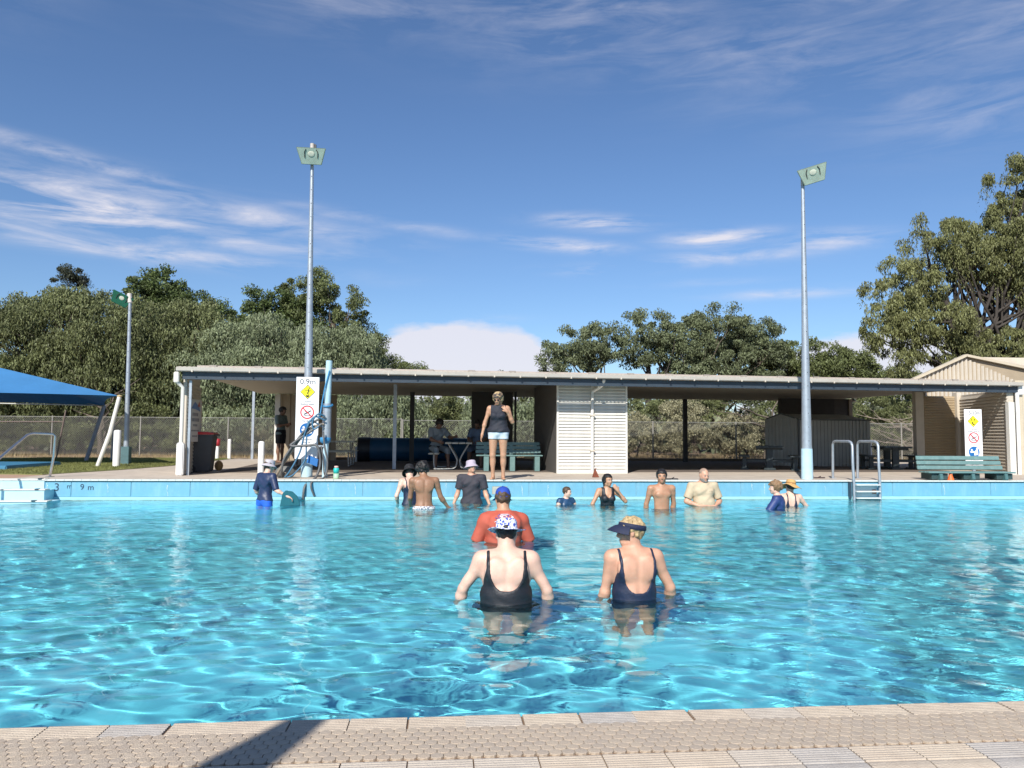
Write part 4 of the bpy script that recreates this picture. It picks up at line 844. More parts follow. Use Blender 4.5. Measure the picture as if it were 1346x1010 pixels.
def strands(centers, rad, per, length, size, r):
    """weeping foliage: chains of drooping leaves hanging from each clump"""
    n = len(centers)*per; c = np.repeat(centers, per, 0); rr = np.repeat(rad, per); a = r.uniform(0, 6.283, n); q = np.sqrt(r.rand(n))
    top = c+np.stack([np.cos(a)*q*rr, np.sin(a)*q*rr, (1-q*q)*rr*.55], 1); ln = length*r.uniform(.4, 1.2, n); K = 9; out = []
    sw = r.normal(0, .12, (n, 2))
    for k in range(K):
        t = (k+.0)/K; p = top.copy(); p[:, 2] -= ln*t; out_ = 1-(1-t)**2
        p[:, 0] += np.cos(a)*rr*.25*out_+sw[:, 0]*t; p[:, 1] += np.sin(a)*rr*.25*out_+sw[:, 1]*t
        p += r.normal(0, .035, p.shape)
        ax = r.normal(0, .5, (n, 3)); ax[:, 2] -= 1.25; ax /= np.linalg.norm(ax, axis=1)[:, None]
        s = np.cross(ax, r.normal(0, 1, (n, 3))); s /= np.linalg.norm(s, axis=1)[:, None]; L_ = size*r.uniform(.7, 1.3, n)[:, None]; w = L_/5.
        out.append(np.stack([p+s*w*.85, p+ax*L_, p-s*w*.85], 1))
    return np.concatenate(out).reshape(-1, 3)
def limb(mb, a, b, r0, r1, rr, k=6, wob=.12, n=7):
    a, b = Vector(a), Vector(b); L_ = (b-a).length; pts = [a]
    for i in range(1, k): t = i/k; pts.append(a.lerp(b, t)+Vector((rr.normal(0, wob), rr.normal(0, wob), rr.normal(0, wob*.5)))*L_*.25)
    pts.append(b); mb.tube(pts, [r0+(r1-r0)*i/k for i in range(k+1)], n); return pts
def tree(x, y, lobes, trunks, leaf, label, kind='gum', seed=0, clump=.62, dens=1., name='gum_tree', bk=None, size=.2, group='trees beyond the fence', trunk_r=.2, fill=.45, cat='tree'):
    """lobes: (dx, dy, z, rx, ry, rz) ellipsoids the crown fills, about the tree's base"""
    r = np.random.RandomState(seed+100); t = empty(name, (x, y, -.03), 0, label, cat, group); C_ = []; RD = []
    if kind == 'weep':            # mop-headed sub-domes whose strands hang with shade between them
        sub_ = []
        for (dx, dy, z, rx, ry, rz) in lobes:
            n = int(5+5.5*(rx*ry*rz)**(2/3)); d = r.normal(0, 1, (n, 3)); d /= np.linalg.norm(d, axis=1)[:, None]; d[:, 1] = -np.abs(d[:, 1])*np.where(r.rand(n) < .75, 1, -1)
            for q in d: sub_.append((dx+q[0]*rx*.86, dy+q[1]*ry*.86, z+q[2]*rz*.86, *([r.uniform(.48, .85)]*3)))
        for (dx, dy, z, a_, b_, c_) in sub_:
            n = 9; d = r.normal(0, 1, (n, 3)); d[:, 2] = np.abs(d[:, 2])*.9+.05; d /= np.linalg.norm(d, axis=1)[:, None]
            C_.append(np.array([dx, dy, z])+d*a_*np.array([1, 1, .8])); RD.append(np.full(n, .36)*r.uniform(.7, 1.2, n))
    for (dx, dy, z, rx, ry, rz) in (lobes if kind != 'weep' else ()):
        n = max(6, int(dens*(8.2 if kind == 'weep' else 11)*(rx*ry*rz)**(2/3)/clump**2)); d = r.normal(0, 1, (n, 3)); d /= np.linalg.norm(d, axis=1)[:, None]
        d[:, 1] = np.where(r.rand(n) < .5, -np.abs(d[:, 1]), d[:, 1])
        q = np.where(r.rand(n) < fill, r.uniform(.3, .8, n), r.uniform(.82, 1.03, n))
        lump = 1+.13*np.sin(d[:, 0]*5+seed)+.1*np.sin(d[:, 2]*7+seed*2)
        C_.append(np.array([dx, dy, z])+d*(q*lump)[:, None]*np.array([rx, ry, rz])); RD.append(clump*r.uniform(.45, 1.15, n))
    C_ = np.concatenate(C_); RD = np.concatenate(RD); keep = C_[:, 2] > .3; C_, RD = C_[keep], RD[keep]
    if kind == 'weep': v = np.concatenate([strands(C_, RD, 11, 1.0, .13, r), leaves(C_, RD*.9, 30, .11, .7, 3.0, r)])
    elif kind == 'dark': v = leaves(C_, RD*.78, 180, size*.55, .1, 2.2, r)
    elif kind == 'droop': v = np.concatenate([leaves(C_, RD*.78, 175, size*.7, .9, 4.0, r, .85), strands(C_[::2], RD[::2]*.55, 8, 1.1, .11, r)])
    else: v = leaves(C_, RD*.74, 185, size*.58, .5, 3.0, r)
    crown = link('crown', mesh_np('crown', v, np.arange(len(v)).reshape(-1, 3), leaf), t)
    mb = MB(); bk = bk or bark; lf = list(lobes)
    for i, (tx, ty, hx, hz) in enumerate(trunks):
        pts = limb(mb, (tx, ty, -.1), (hx, ty, hz), trunk_r, trunk_r*.6, r, 7, .07, 10)
        for j in range(len(C_)//max(10, 4*len(trunks))):
            c = C_[r.randint(len(C_))]; src = pts[r.randint(2, len(pts))]
            if c[2] < src.z-.5: continue
            mp = Vector(c).lerp(src, .45)+Vector((0, 0, -.15)); p2 = limb(mb, src, mp, trunk_r*.34, trunk_r*.2, r, 3, .1, 5); limb(mb, mp, c, trunk_r*.2, .012, r, 3, .14, 4)
    if trunks: mb.build('trunk', bk, t)
    return t
TR = [
 # x, y, lobes, trunks, leaf, label, kind, seed
 dict(x=-15.6, y=33, lobes=[(0, 0, 4.4, 2.6, 2.4, 2.3), (1.9, -.3, 4.9, 2.1, 2, 1.8), (-2.1, .2, 3.8, 1.8, 2, 2.0), (2.6, -.4, 3.0, 1.9, 1.7, 1.7), (-.2, -.9, 2.6, 2.0, 1.4, 1.4)], trunks=[(0, 0, .2, 3.6), (.9, .3, 1.5, 3.6)], leaf=L_weep, label='broad weeping olive tree behind the blue shade sail', kind='weep', seed=1, name='weeping_tree'),
 dict(x=-10.5, y=34, lobes=[(0, 0, 4.4, 2.0, 2, 1.9), (-1.2, -.2, 3.0, 1.8, 1.7, 1.5), (1.2, 0, 2.8, 1.5, 1.5, 1.4)], trunks=[(0, 0, .2, 3.4), (-1.0, 0, -1.0, 3)], leaf=L_weep, label='narrow weeping olive tree behind the short floodlight pole', kind='weep', seed=2, name='weeping_tree'),
 dict(x=-13.2, y=40, lobes=[(-.8, 0, 7.5, 1.9, 1.8, 1.6), (1.0, 0, 6.4, 2.3, 2, 1.6), (-1.0, 0, 6.4, 1.5, 1.6, 1.6)], trunks=[(0, 0, 0, 6)], leaf=L_dark, label='dense dark green round topped tree above the weeping trees', kind='dark', seed=3, name='dense_tree', fill=.6),
 dict(x=-9.2, y=41.5, lobes=[(0, 0, 7.0, 1.5, 1.6, 1.6), (1.5, .2, 6.9, 1.4, 1.4, 1.35), (.4, 0, 5.4, 2.2, 1.6, 1.6)], trunks=[(0, 0, 0, 5.5)], leaf=L_dark, label='dark green tree with two low humps right of the round topped one', kind='dark', seed=4, name='dense_tree', fill=.6),
 dict(x=-6.8, y=33, lobes=[(0, 0, 3.6, 2.8, 2.2, 2.0), (2.1, 0, 3.7, 2.3, 2, 1.6), (-1.9, 0, 3.3, 2.2, 2, 1.9), (2.9, .1, 2.7, 1.5, 1.5, 1.4), (-1.2, -1.2, 2.2, 1.9, 1.2, 1.4), (.8, -1.0, 1.6, 1.6, 1.0, 1.1)], trunks=[(-.5, 0, 0, 3), (1.8, .2, 2, 3)], leaf=L_grey, label='wide grey green weeping tree rising over the left end of the roof', kind='weep', seed=5, name='weeping_tree'),
 dict(x=-6.2, y=42, lobes=[(-.8, 0, 8.5, 1.5, 1.6, 1.2), (.9, 0, 7.4, 1.3, 1.4, 1.3), (-1.6, 0, 7.5, 1.0, 1.2, 1.0), (1.9, 0, 5.6, 1.4, 1.3, 1.2)], trunks=[(0, 0, .3, 7)], leaf=L_gum, label='tall open gum tree behind the left floodlight pole', kind='gum', seed=6, dens=.85, fill=.35),
 dict(x=-20.4, y=34, lobes=[(0, 0, 3.4, 1.5, 1.6, 2.6), (-1.8, 0, 3.6, 2.2, 2, 2.6), (.6, 0, 1.8, 1.2, 1.2, 1.2)], trunks=[(0, 0, 0, 3)], leaf=L_red, label='reddish brown foliage tree cut by the left frame edge', kind='gum', seed=7, dens=.8),
 dict(x=-23.2, y=50, lobes=[(0, 0, 10.4, .95, .9, .9), (-1.0, 0, 8.7, .9, .8, .6)], trunks=[(0, 0, 0, 9.4)], leaf=leafm('leaf_casuarina', (.06, .07, .045)), label='small wispy dark treetop poking above the olive tree', kind='gum', seed=8, dens=1.0, name='casuarina_tree'),
 dict(x=-2.9, y=46, lobes=[(0, 0, 4.3, 1.9, 1.5, 1.2), (-1.5, 0, 4.6, 1.5, 1.5, 1.1)], trunks=[(0, 0, 0, 4)], leaf=L_gum, label='low distant gum just right of the weeping tree over the roof', kind='gum', seed=9),
 dict(x=4.1, y=48, lobes=[(0, 0, 3.6, 1.1, 1, 1.1)], trunks=[(0, 0, 0, 3)], leaf=L_gum, label='little distant treetop barely above the roof left of the kiosk', kind='gum', seed=10),
 dict(x=7.6, y=38, lobes=[(-.5, 0, 5.2, 1.2, 1.3, 1.1), (-1.7, 0, 4.6, 1.1, 1.1, .95), (.3, 0, 5.5, 1.1, 1.2, 1.0)], trunks=[(.6, 0, -.2, 4.6)], leaf=L_gum2, label='small round gum at the left end of the right hand grove', kind='gum', seed=11, fill=.35, dens=.95),
 dict(x=10.4, y=38.5, lobes=[(0, 0, 6.3, 1.35, 1.3, 1.1), (-.6, 0, 5.2, .9, 1.0, .8), (1.0, .2, 5.4, 1.0, 1, .9)], trunks=[(.4, 0, .1, 4.6), (.5, 0, 1.2, 4.8)], leaf=L_gum2, label='open gum with bare dark limbs showing under its crown above the roof', kind='gum', seed=12, fill=.25, dens=.8, bk=barkd),
 dict(x=14.4, y=39, lobes=[(0, 0, 6.1, 2.3, 2, 1.6), (-1.6, 0, 5.3, 1.7, 1.6, 1.5), (2.1, 0, 5.2, 1.8, 1.7, 1.5), (.6, -.5, 4.0, 2.6, 1.4, 1.3), (-2.0, -.5, 3.6, 1.5, 1.2, 1.1)], trunks=[(0, 0, 0, 4.6), (-1.2, 0, -1.4, 4)], leaf=L_gum2, label='largest dense gum in the middle of the right hand grove', kind='gum', seed=13, dens=1.05),
 dict(x=19.0, y=40, lobes=[(0, 0, 4.8, 1.8, 1.6, 1.3), (-1.6, .2, 5.3, 1.3, 1.3, 1.0), (1.9, 0, 4.9, 1.5, 1.4, 1.0), (0, -.4, 3.4, 2.6, 1.3, 1.2)], trunks=[(0, 0, 0, 4)], leaf=L_gum, label='green gum behind the right floodlight pole', kind='gum', seed=14),
 dict(x=22.9, y=41, lobes=[(0, 0, 4.6, 1.9, 1.5, 1.2), (1.2, 0, 3.8, 1.5, 1.3, 1.1)], trunks=[(0, 0, 0, 3.8)], leaf=L_gum, label='gum at the right end of the grove under the hanging branches', kind='dark', seed=15),
 dict(x=27.2, y=44, lobes=[(0, 0, 4.0, 1.3, 1.2, 1.1), (2.0, 0, 3.6, 1.6, 1.2, 1.2)], trunks=[(0, 0, 0, 3)], leaf=L_gum, label='small distant tree left of the beige gable', kind='dark', seed=16),
 dict(x=20.8, y=29.5, lobes=[(-2.2, 0, 6.9, 1.3, 1.4, 1.1), (-.4, 0, 8.6, 1.5, 1.5, 1.2), (-3.2, -.2, 5.4, .85, 1.1, .9), (1.5, .2, 8.3, 1.5, 1.6, 1.1), (3.7, .3, 11.0, 1.5, 1.6, 1.5), (2.9, .2, 9.6, 1.3, 1.4, 1.2), (3.7, 0, 7.6, 1.4, 1.6, 1.0), (-1.2, -.4, 5.6, 1.5, 1.2, .9), (1.1, -.2, 4.3, 1.7, 1.4, .95), (3.0, -.2, 4.5, 1.4, 1.2, .9), (-2.4, -.3, 4.2, .6, .7, 1.0)], trunks=[(1.4, 0, -.3, 6.6), (1.9, .2, 2.2, 7.4), (2.2, .1, 3.8, 8.4)], leaf=leafm('leaf_big_gum', (.165, .175, .07)), label='huge drooping gum tree towering behind the beige gable at right', kind='droop', seed=17, clump=.46, dens=.72, fill=.15, trunk_r=.24, bk=barkd, size=.17),
]
for d in TR: tree(**d)
# understorey shrubs behind the fence
SH = [
 (-17.5, 31.5, [(0, 0, .9, 1.8, 1, 1.0)], L_shrub, 'low dark shrub behind the left handrail', 'dark'), (-14.6, 31.6, [(0, 0, 1.0, 1.7, 1, 1.1)], L_shrub, 'rounded olive shrub under the blue sail', 'dark'), (-11.9, 31.8, [(0, 0, .9, 1.5, 1, 1.05)], L_shrub, 'dark shrub between the sail posts', 'dark'),
 (-9.0, 31.6, [(0, 0, .9, 1.5, .9, 1.0)], L_shrub, 'dark shrub behind the thick white bollard', 'dark'), (-6.3, 31.0, [(0, 0, .6, 1.3, .8, .8)], L_dry, 'dry brown shrub behind the bin', 'gum'),
 (-2.6, 31.2, [(0, 0, 1.7, 1.7, 1.1, 1.2), (.2, -.2, .9, 1.7, 1, .9)], L_grey, 'weeping grey shrub seen through the pavilion right of the hose post', 'weep'), (.1, 32, [(0, 0, 1.2, 1.5, 1, 1.5)], L_shrub, 'shadowy shrub behind the seated people', 'dark'), (2.4, 31, [(0, 0, 1.7, 1.2, 1, 1.15), (0, 0, .9, 1.3, 1, .9)], L_grey, 'pale weeping shrub above the pool cover roll', 'weep'),
 (-4.3, 31.2, [(0, 0, 1.2, 1.3, 1, 1.1)], L_grey, 'grey shrub behind the white depth sign', 'weep'), (4.6, 31, [(0, 0, 1.4, 1.2, .9, 1.4)], L_grey, 'pale shrub behind the standing woman', 'weep'),
 (7.4, 30.0, [(0, 0, .95, 1.2, .8, .8)], L_dry, 'straw coloured shrub right of the kiosk', 'gum'), (9.6, 30.4, [(0, 0, .9, 1.3, .9, .8), (.2, .6, 1.9, 1.1, .8, .5)], L_dry, 'dry grey shrub left of the dark post', 'gum'), (12.0, 30.2, [(0, 0, .9, 1.4, .9, .85)], L_dry, 'dry brown shrub behind the dark post', 'gum'),
 (10.2, 33, [(0, 0, 2.2, 2.4, 1, .9)], L_shrub, 'green bush above the dry shrubs behind the pavilion', 'gum'), (14.4, 31, [(0, 0, 1.3, 1.8, 1, 1.4)], L_shrub, 'dark bush behind the garden shed', 'dark'), (18.0, 30.5, [(0, 0, 1.5, 1.5, 1, 1.3)], L_shrub, 'tangled bush right of the garden shed', 'gum'), (20.3, 31, [(0, 0, 1.3, 1.4, 1, 1.4)], L_dry, 'brown tangled bush left of the roller door', 'gum'),
]
for i, (x, y, lob, lf, lab, kd) in enumerate(SH):
    tree(x, y, lob, [(0, 0, 0, .6), (.3, .1, .5, .7)], lf, lab, kd, 40+i, .42, 1.1, 'shrub', barkd, .13, 'shrubs behind the fence', .04, cat='shrub')
# dark trunks under the grove and pale dead branches near the roller door
def snag(x, y, label, seed, n, h, mat, spread, r0=.06, name='bare_tree'):
    r = np.random.RandomState(seed); mb = MB(); t = empty(name, (x, y, -.03), 0, label, 'bare tree', 'bare branched trees behind the fence')
    pts = limb(mb, (0, 0, 0), (r.normal(0, .2), 0, h*.5), r0, r0*.7, r, 4); tr = mb.build('trunk', mat, t); mb = MB()
    for i in range(n):
        a = r.uniform(-1.25, 1.25); L_ = h*r.uniform(.4, .8); s_ = pts[r.randint(1, len(pts))]; e = s_+Vector((math.sin(a)*L_*spread, r.normal(0, .3), math.cos(a)*L_*.7)); p2 = limb(mb, s_, e, r0*.45, .01, r, 5, .18, 5)
        for k in range(4):
            q = p2[r.randint(1, 5)]; limb(mb, q, q+Vector((r.normal(0, .4)*spread, r.normal(0, .2), r.uniform(.1, .5))), .012, .005, r, 3, .2, 4)
    mb.build('branch', mat, t)
snag(12.8, 29.6, 'leaning bare tree with fanned limbs behind the dark post', 1, 12, 3.2, bark, 1.2, .09); snag(18.6, 28.8, 'pale dead branches sweeping left beside the roller door', 2, 16, 2.2, deadw, 1.7, .05); snag(20.4, 28.9, 'second tangle of pale dead branches against the roller door', 3, 12, 1.9, deadw, 1.6, .05)
snag(-13.0, 30.9, 'twisted grey trunk under the blue sail', 4, 8, 3.6, bark, .7, .12); snag(-8.6, 32.3, 'dark forked trunk behind the short floodlight pole', 5, 8, 3.8, barkd, .7, .13); snag(-6.9, 31.2, 'slanting dark trunk left of the pavilion corner', 6, 6, 3.6, barkd, 1.0, .14); snag(3.0, 33.5, 'dark trunk behind the pool cover roll', 7, 8, 3.4, barkd, .8, .1)
# far woodland that reads as one mass
r = np.random.RandomState(77); n = 620
C_ = np.stack([r.uniform(-60, 80, n), r.uniform(50, 62, n), r.uniform(.3, 3.4, n)], 1)
C_ = np.concatenate([C_, np.stack([r.uniform(-26, 32, 260), r.uniform(36, 44, 260), r.uniform(.2, 2.2, 260)], 1)])
v = leaves(C_, r.uniform(.7, 1.5, len(C_)), 90, .36, .3, 2.4, r)
fw_ = link('distant_woodland', mesh_np('distant_woodland', v, np.arange(len(v)).reshape(-1, 3), L_far)); tag(fw_, 'mass of distant scrub and woodland behind the nearer trees', 'woodland', kind='stuff')
# ------------------------------------------------------------------ people: smooth distance fields turned into one continuous skin
def V3(*a): return np.array(a, float)
def nrm(a): a = np.asarray(a, float); return a/np.linalg.norm(a)
def rotx(a): c, s = math.cos(a), math.sin(a); return np.array([[1, 0, 0], [0, c, -s], [0, s, c]])
def roty(a): c, s = math.cos(a), math.sin(a); return np.array([[c, 0, s], [0, 1, 0], [-s, 0, c]])
def rotz(a): c, s = math.cos(a), math.sin(a); return np.array([[c, -s, 0], [s, c, 0], [0, 0, 1]])
class Grid:
    def __init__(s, lo, hi, h):
        s.lo = np.array(lo, float); s.h = h; s.n = np.ceil((np.array(hi)-s.lo)/h).astype(int)+1
        s.ax = [(s.lo[i]+np.arange(s.n[i])*h).astype(np.float32) for i in range(3)]
    def new(s): return np.full(s.n, .5, np.float32)
    def sub(s, lo, hi):
        a = np.maximum(0, np.floor((lo-s.lo)/s.h).astype(int)); b = np.minimum(s.n, np.ceil((hi-s.lo)/s.h).astype(int)+1)
        if (b <= a).any(): return None
        sl = tuple(slice(a[i], b[i]) for i in range(3))
        return sl, s.ax[0][sl[0]][:, None, None], s.ax[1][sl[1]][None, :, None], s.ax[2][sl[2]][None, None, :]
    def full(s): return s.ax[0][:, None, None], s.ax[1][None, :, None], s.ax[2][None, None, :]
def smin(a, b, k):
    if k <= 0: return np.minimum(a, b)
    h = np.clip(.5+.5*(b-a)/k, 0, 1); return b+(a-b)*h-k*h*(1-h)
def smax(a, b, k): return -smin(-a, -b, k)
def cone(G, D, a, b, ra, rb, k=.02, sub=False, flat=None, cut=False):
    a, b = np.array(a, float), np.array(b, float); m = max(ra, rb)+.09
    q = G.sub(np.minimum(a, b)-m, np.maximum(a, b)+m)
    if q is None: return
    sl, X, Y, Z = q; d = b-a; L2 = max(d @ d, 1e-9); t = ((X-a[0])*d[0]+(Y-a[1])*d[1]+(Z-a[2])*d[2])/L2; tc = np.clip(t, 0, 1)
    dist = np.sqrt((X-a[0]-d[0]*tc)**2+(Y-a[1]-d[1]*tc)**2+(Z-a[2]-d[2]*tc)**2)-(ra+(rb-ra)*tc)
    if cut: dist = np.maximum(dist, (t-1)*math.sqrt(L2))
    D[sl] = smax(D[sl], -dist, k) if sub else smin(D[sl], dist, k)
def ell(G, D, c, R_, k=.03, rot=None, sub=False):
    c = np.array(c, float); m = max(R_)+.09; q = G.sub(c-m, c+m)
    if q is None: return
    sl, X, Y, Z = q; x, y, z = X-c[0], Y-c[1], Z-c[2]
    if rot is not None:
        Rt = np.asarray(rot).T; x, y, z = (Rt[0, 0]*x+Rt[0, 1]*y+Rt[0, 2]*z), (Rt[1, 0]*x+Rt[1, 1]*y+Rt[1, 2]*z), (Rt[2, 0]*x+Rt[2, 1]*y+Rt[2, 2]*z)
    k0 = np.sqrt((x/R_[0])**2+(y/R_[1])**2+(z/R_[2])**2); k1 = np.sqrt((x/R_[0]**2)**2+(y/R_[1]**2)**2+(z/R_[2]**2)**2)+1e-6
    dist = (k0*(k0-1)/k1).astype(np.float32); D[sl] = smax(D[sl], -dist, k) if sub else smin(D[sl], dist, k)
def surfnet(G, D):
    D = D.copy(); D[0], D[-1], D[:, 0], D[:, -1], D[:, :, 0], D[:, :, -1] = (.01,)*6
    S = D < 0; c = S[:-1, :-1, :-1].astype(np.int8)
    for dx in (0, 1):
        for dy in (0, 1):
            for dz in (0, 1):
                if dx+dy+dz: c = c+S[dx:S.shape[0]-1+dx, dy:S.shape[1]-1+dy, dz:S.shape[2]-1+dz]
    act = (c > 0) & (c < 8); I = np.argwhere(act)
    if len(I) == 0: return None
    idx = np.full(act.shape, -1, np.int32); idx[act] = np.arange(len(I))
    acc = np.zeros((len(I), 3)); cnt = np.zeros(len(I))
    cor = [(dx, dy, dz) for dx in (0, 1) for dy in (0, 1) for dz in (0, 1)]
    val = {q: D[I[:, 0]+q[0], I[:, 1]+q[1], I[:, 2]+q[2]].astype(float) for q in cor}
    for q in cor:
        for a in range(3):
            if q[a]: continue
            p = list(q); p[a] = 1; p = tuple(p); d0, d1 = val[q], val[p]; m = (d0 < 0) != (d1 < 0)
            t = np.where(m, d0/np.where(m, d0-d1, 1), 0)
            for ax in range(3): acc[:, ax] += np.where(m, q[ax]+(t if ax == a else 0), 0)
            cnt += m
    P = G.lo+(I+acc/cnt[:, None])*G.h; F = []
    for a in range(3):
        b, e = (a+1) % 3, (a+2) % 3; sl0 = [slice(1, -1)]*3; sl0[a] = slice(0, -1); sl1 = list(sl0); sl1[a] = slice(1, None)
        A, B_ = S[tuple(sl0)], S[tuple(sl1)]; J = np.argwhere(A != B_); off = np.array([1, 1, 1]); off[a] = 0; J = J+off; fl = A[A != B_]
        q = []
        for db, de in ((-1, -1), (0, -1), (0, 0), (-1, 0)):
            K = J.copy(); K[:, b] += db; K[:, e] += de; q.append(idx[K[:, 0], K[:, 1], K[:, 2]])
        q = np.stack(q, 1); q[~fl] = q[~fl][:, ::-1]; F.append(q)
    F = np.concatenate(F); F = F[(F >= 0).all(1)]
    return P, F
def relax(P, F, it=1, w=.5):
    e = np.concatenate([F[:, [0, 1]], F[:, [1, 2]], F[:, [2, 3]], F[:, [3, 0]]]); e = np.concatenate([e, e[:, ::-1]])
    for _ in range(it):
        s = np.stack([np.bincount(e[:, 0], P[e[:, 1], i], len(P)) for i in range(3)], 1); c = np.bincount(e[:, 0], minlength=len(P)); P = P*(1-w)+w*s/np.maximum(c, 1)[:, None]
    return P
def skin(name, col, red=(.5, .2, .14), var=.08):
    m = M(name, col, .5, .12, 9, .25, 160, dirt=red, dscale=6, damt=.4)
    b = m.node_tree.nodes['Principled BSDF']; b.inputs['Subsurface Weight'].default_value = .12; b.inputs['Subsurface Scale'].default_value = .02; b.inputs['Subsurface Radius'].default_value = (1, .35, .2); b.inputs['Coat Weight'].default_value = .05; b.inputs['Coat Roughness'].default_value = .3
    return m
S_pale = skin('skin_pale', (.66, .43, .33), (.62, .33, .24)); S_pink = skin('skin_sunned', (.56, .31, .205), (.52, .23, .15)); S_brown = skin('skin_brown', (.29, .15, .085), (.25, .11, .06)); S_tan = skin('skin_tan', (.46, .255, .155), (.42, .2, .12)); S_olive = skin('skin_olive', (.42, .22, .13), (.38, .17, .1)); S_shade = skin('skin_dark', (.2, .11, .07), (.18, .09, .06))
def cloth(n, c, rough=.75, bump=.25, wet=False, **k): return M(n, c, .25 if wet else rough, .12, 8, bump, 70, **k)
black_swim = cloth('black_swim_cloth', (.012, .013, .018), wet=False, rough=.55); navy_swim = cloth('navy_swim_cloth', (.010, .017, .045), rough=.55); whitec = cloth('white_cloth', (.72, .7, .68)); eye_w = M('eye_white', (.38, .35, .32), .2, .02); eye_d = M('eye_iris', (.03, .02, .015), .15, .1); lipm = M('lips', (.42, .14, .11), .45, .1); glassd = M('dark_lens', (.012, .012, .014), .12, .05)
def person(label, x, y, zt, H, rz=0., sk=None, h=.0135, w=1., fat=0., fem=False, lean=0., twist=0., hyaw=0., hpitch=0., hroll=0., arms=None, legs=None, hands=True, garments=(), hair=None, hat=None, glasses=False, belly=0., shrug=0., beard=None, zfoot=None, crouch=0.):
    """local frame: +Y is where the chest faces, +X the person's right side is at +X"""
    s = H/1.70; root = empty('person', (x, y, zt-H if zfoot is None else zfoot), rz, label, 'person')
    Rt = rotx(-lean) @ rotz(twist); hip = V3(0, 0, .93-crouch)
    def T(p): return Rt @ (V3(*p)-V3(0, 0, .93))+hip      # torso point
    sw = (.185 if not fem else .165)*w; arms = arms or {}; legs = legs or {}
    lo = [-.62, -.5, -.02-(0)]; hi = [.62, .55, 1.9-crouch*.6]
    pts = []
    J = {}
    for sd, nm in ((1, 'r'), (-1, 'l')):
        sh_ = T((sd*sw, -.01, 1.395+shrug)); up, fo = arms.get(nm, (V3(sd*.12, 0, -1), V3(sd*.03, .15, -1)))[:2]
        el = sh_+nrm(up)*.285; wr = el+nrm(fo)*.245; J['sh'+nm], J['el'+nm], J['wr'+nm] = sh_, el, wr
        hj = V3(sd*.092*w**.6, 0, .90-crouch); th, ca = legs.get(nm, (V3(sd*.02, 0, -1), V3(0, -.02, -1)))[:2]; kn = hj+nrm(th)*.42; an = kn+nrm(ca)*.40; J['hj'+nm], J['kn'+nm], J['an'+nm] = hj, kn, an
        pts += [el, wr, wr+nrm(fo)*.2, kn, an, an+V3(0, .2, -.08), an+V3(0, -.1, -.08)]
    hc = T((0, .0, 1.49)); HR = Rt @ rotz(hyaw) @ roty(hroll) @ rotx(hpitch); hc0 = hc+HR @ V3(0, .018, .105)
    pts += [hc0+V3(.2, .2, .26), hc0-V3(.2, .2, 0), T((.25*w+fat, .2+fat+belly, 1.4)), T((-.25*w-fat, -.2-fat, 1.4)), V3(.25*w, .2, .8-crouch), V3(-.25*w, -.2, .8-crouch)]
    P_ = np.array(pts); lo = P_.min(0)-.10; hi = P_.max(0)+.10
    G = Grid(lo, hi, h/s); X, Y, Z = G.full()
    tor, au, al, hd, lg, nk = (G.new() for _ in range(6))
    f = fat
    if fem:
        ell(G, tor, T((0, .0, 1.29)), (.135*w+f, .098+f, .155), .05, Rt); ell(G, tor, T((0, -.005, 1.12)), (.122*w+f*1.2, .088+f*1.2, .15), .06, Rt); ell(G, tor, T((0, 0, .96)), (.165*w+f, .112+f, .13), .06, Rt)
        for sd in (-1, 1): ell(G, tor, T((sd*.068*w, .085+f*.8, 1.255)), (.062+f*.4, .055+f*.3, .062), .03, Rt)
    else:
        ell(G, tor, T((0, .0, 1.30)), (.155*w+f, .104+f, .155), .05, Rt); ell(G, tor, T((0, -.0, 1.12)), (.13*w+f, .092+f, .16), .06, Rt); ell(G, tor, T((0, 0, .96)), (.15*w+f, .108+f, .12), .06, Rt)
        for sd in (-1, 1): ell(G, tor, T((sd*.066*w, .07+f*.7, 1.30)), (.07, .04, .052), .03, Rt)
    if belly: ell(G, tor, T((0, .05+belly*.5, 1.09)), (.12*w+f, .07+belly, .13), .06, Rt)
    for sd, nm in ((1, 'r'), (-1, 'l')):
        cone(G, tor, T((0, -.015, 1.42)), J['sh'+nm]+V3(0, 0, .0), .056+f*.5, .056+f*.4, .045)       # trapezius / shoulder line
        ell(G, tor, T((sd*.08*w, -.078-f*.9, 1.32)), (.075, .026, .09), .05, Rt)                      # shoulder blade
        aw = 1+f*3.2+(0 if not fem else -.08)
        cone(G, au, J['sh'+nm], J['el'+nm], .052*aw, .039*aw, .02); ell(G, au, J['sh'+nm]*.72+J['el'+nm]*.28, (.05*aw,)*3, .03)
        cone(G, al, J['el'+nm], J['wr'+nm], .040*aw, .025, .02); ell(G, al, J['el'+nm]*.75+J['wr'+nm]*.25, (.043*aw,)*3, .03)
        cone(G, lg, J['hj'+nm], J['kn'+nm], .088*w**.5+f*.5, .053+f*.25, .04); cone(G, lg, J['kn'+nm], J['an'+nm], .051+f*.2, .033, .03); c_ = J['kn'+nm]*.68+J['an'+nm]*.32; ell(G, lg, c_+V3(0, -.018, 0), (.053+f*.2, .056+f*.2, .11), .03); ell(G, lg, J['kn'+nm]+V3(0, .022, 0), (.036, .03, .045), .02)
        an = J['an'+nm]; ft = legs.get(nm, (0, 0, V3(0, 1, 0)))[2] if len(legs.get(nm, ())) > 2 else nrm((sd*.18, 1, 0)); hl = an+V3(0, 0, -.05)-ft*.03; cone(G, lg, an, hl, .033, .032, .03); cone(G, lg, hl, hl+ft*.15+V3(0, 0, -.008), .032, .026, .03)
        sdv = np.cross(ft, V3(0, 0, 1)); ba = hl+ft*.15
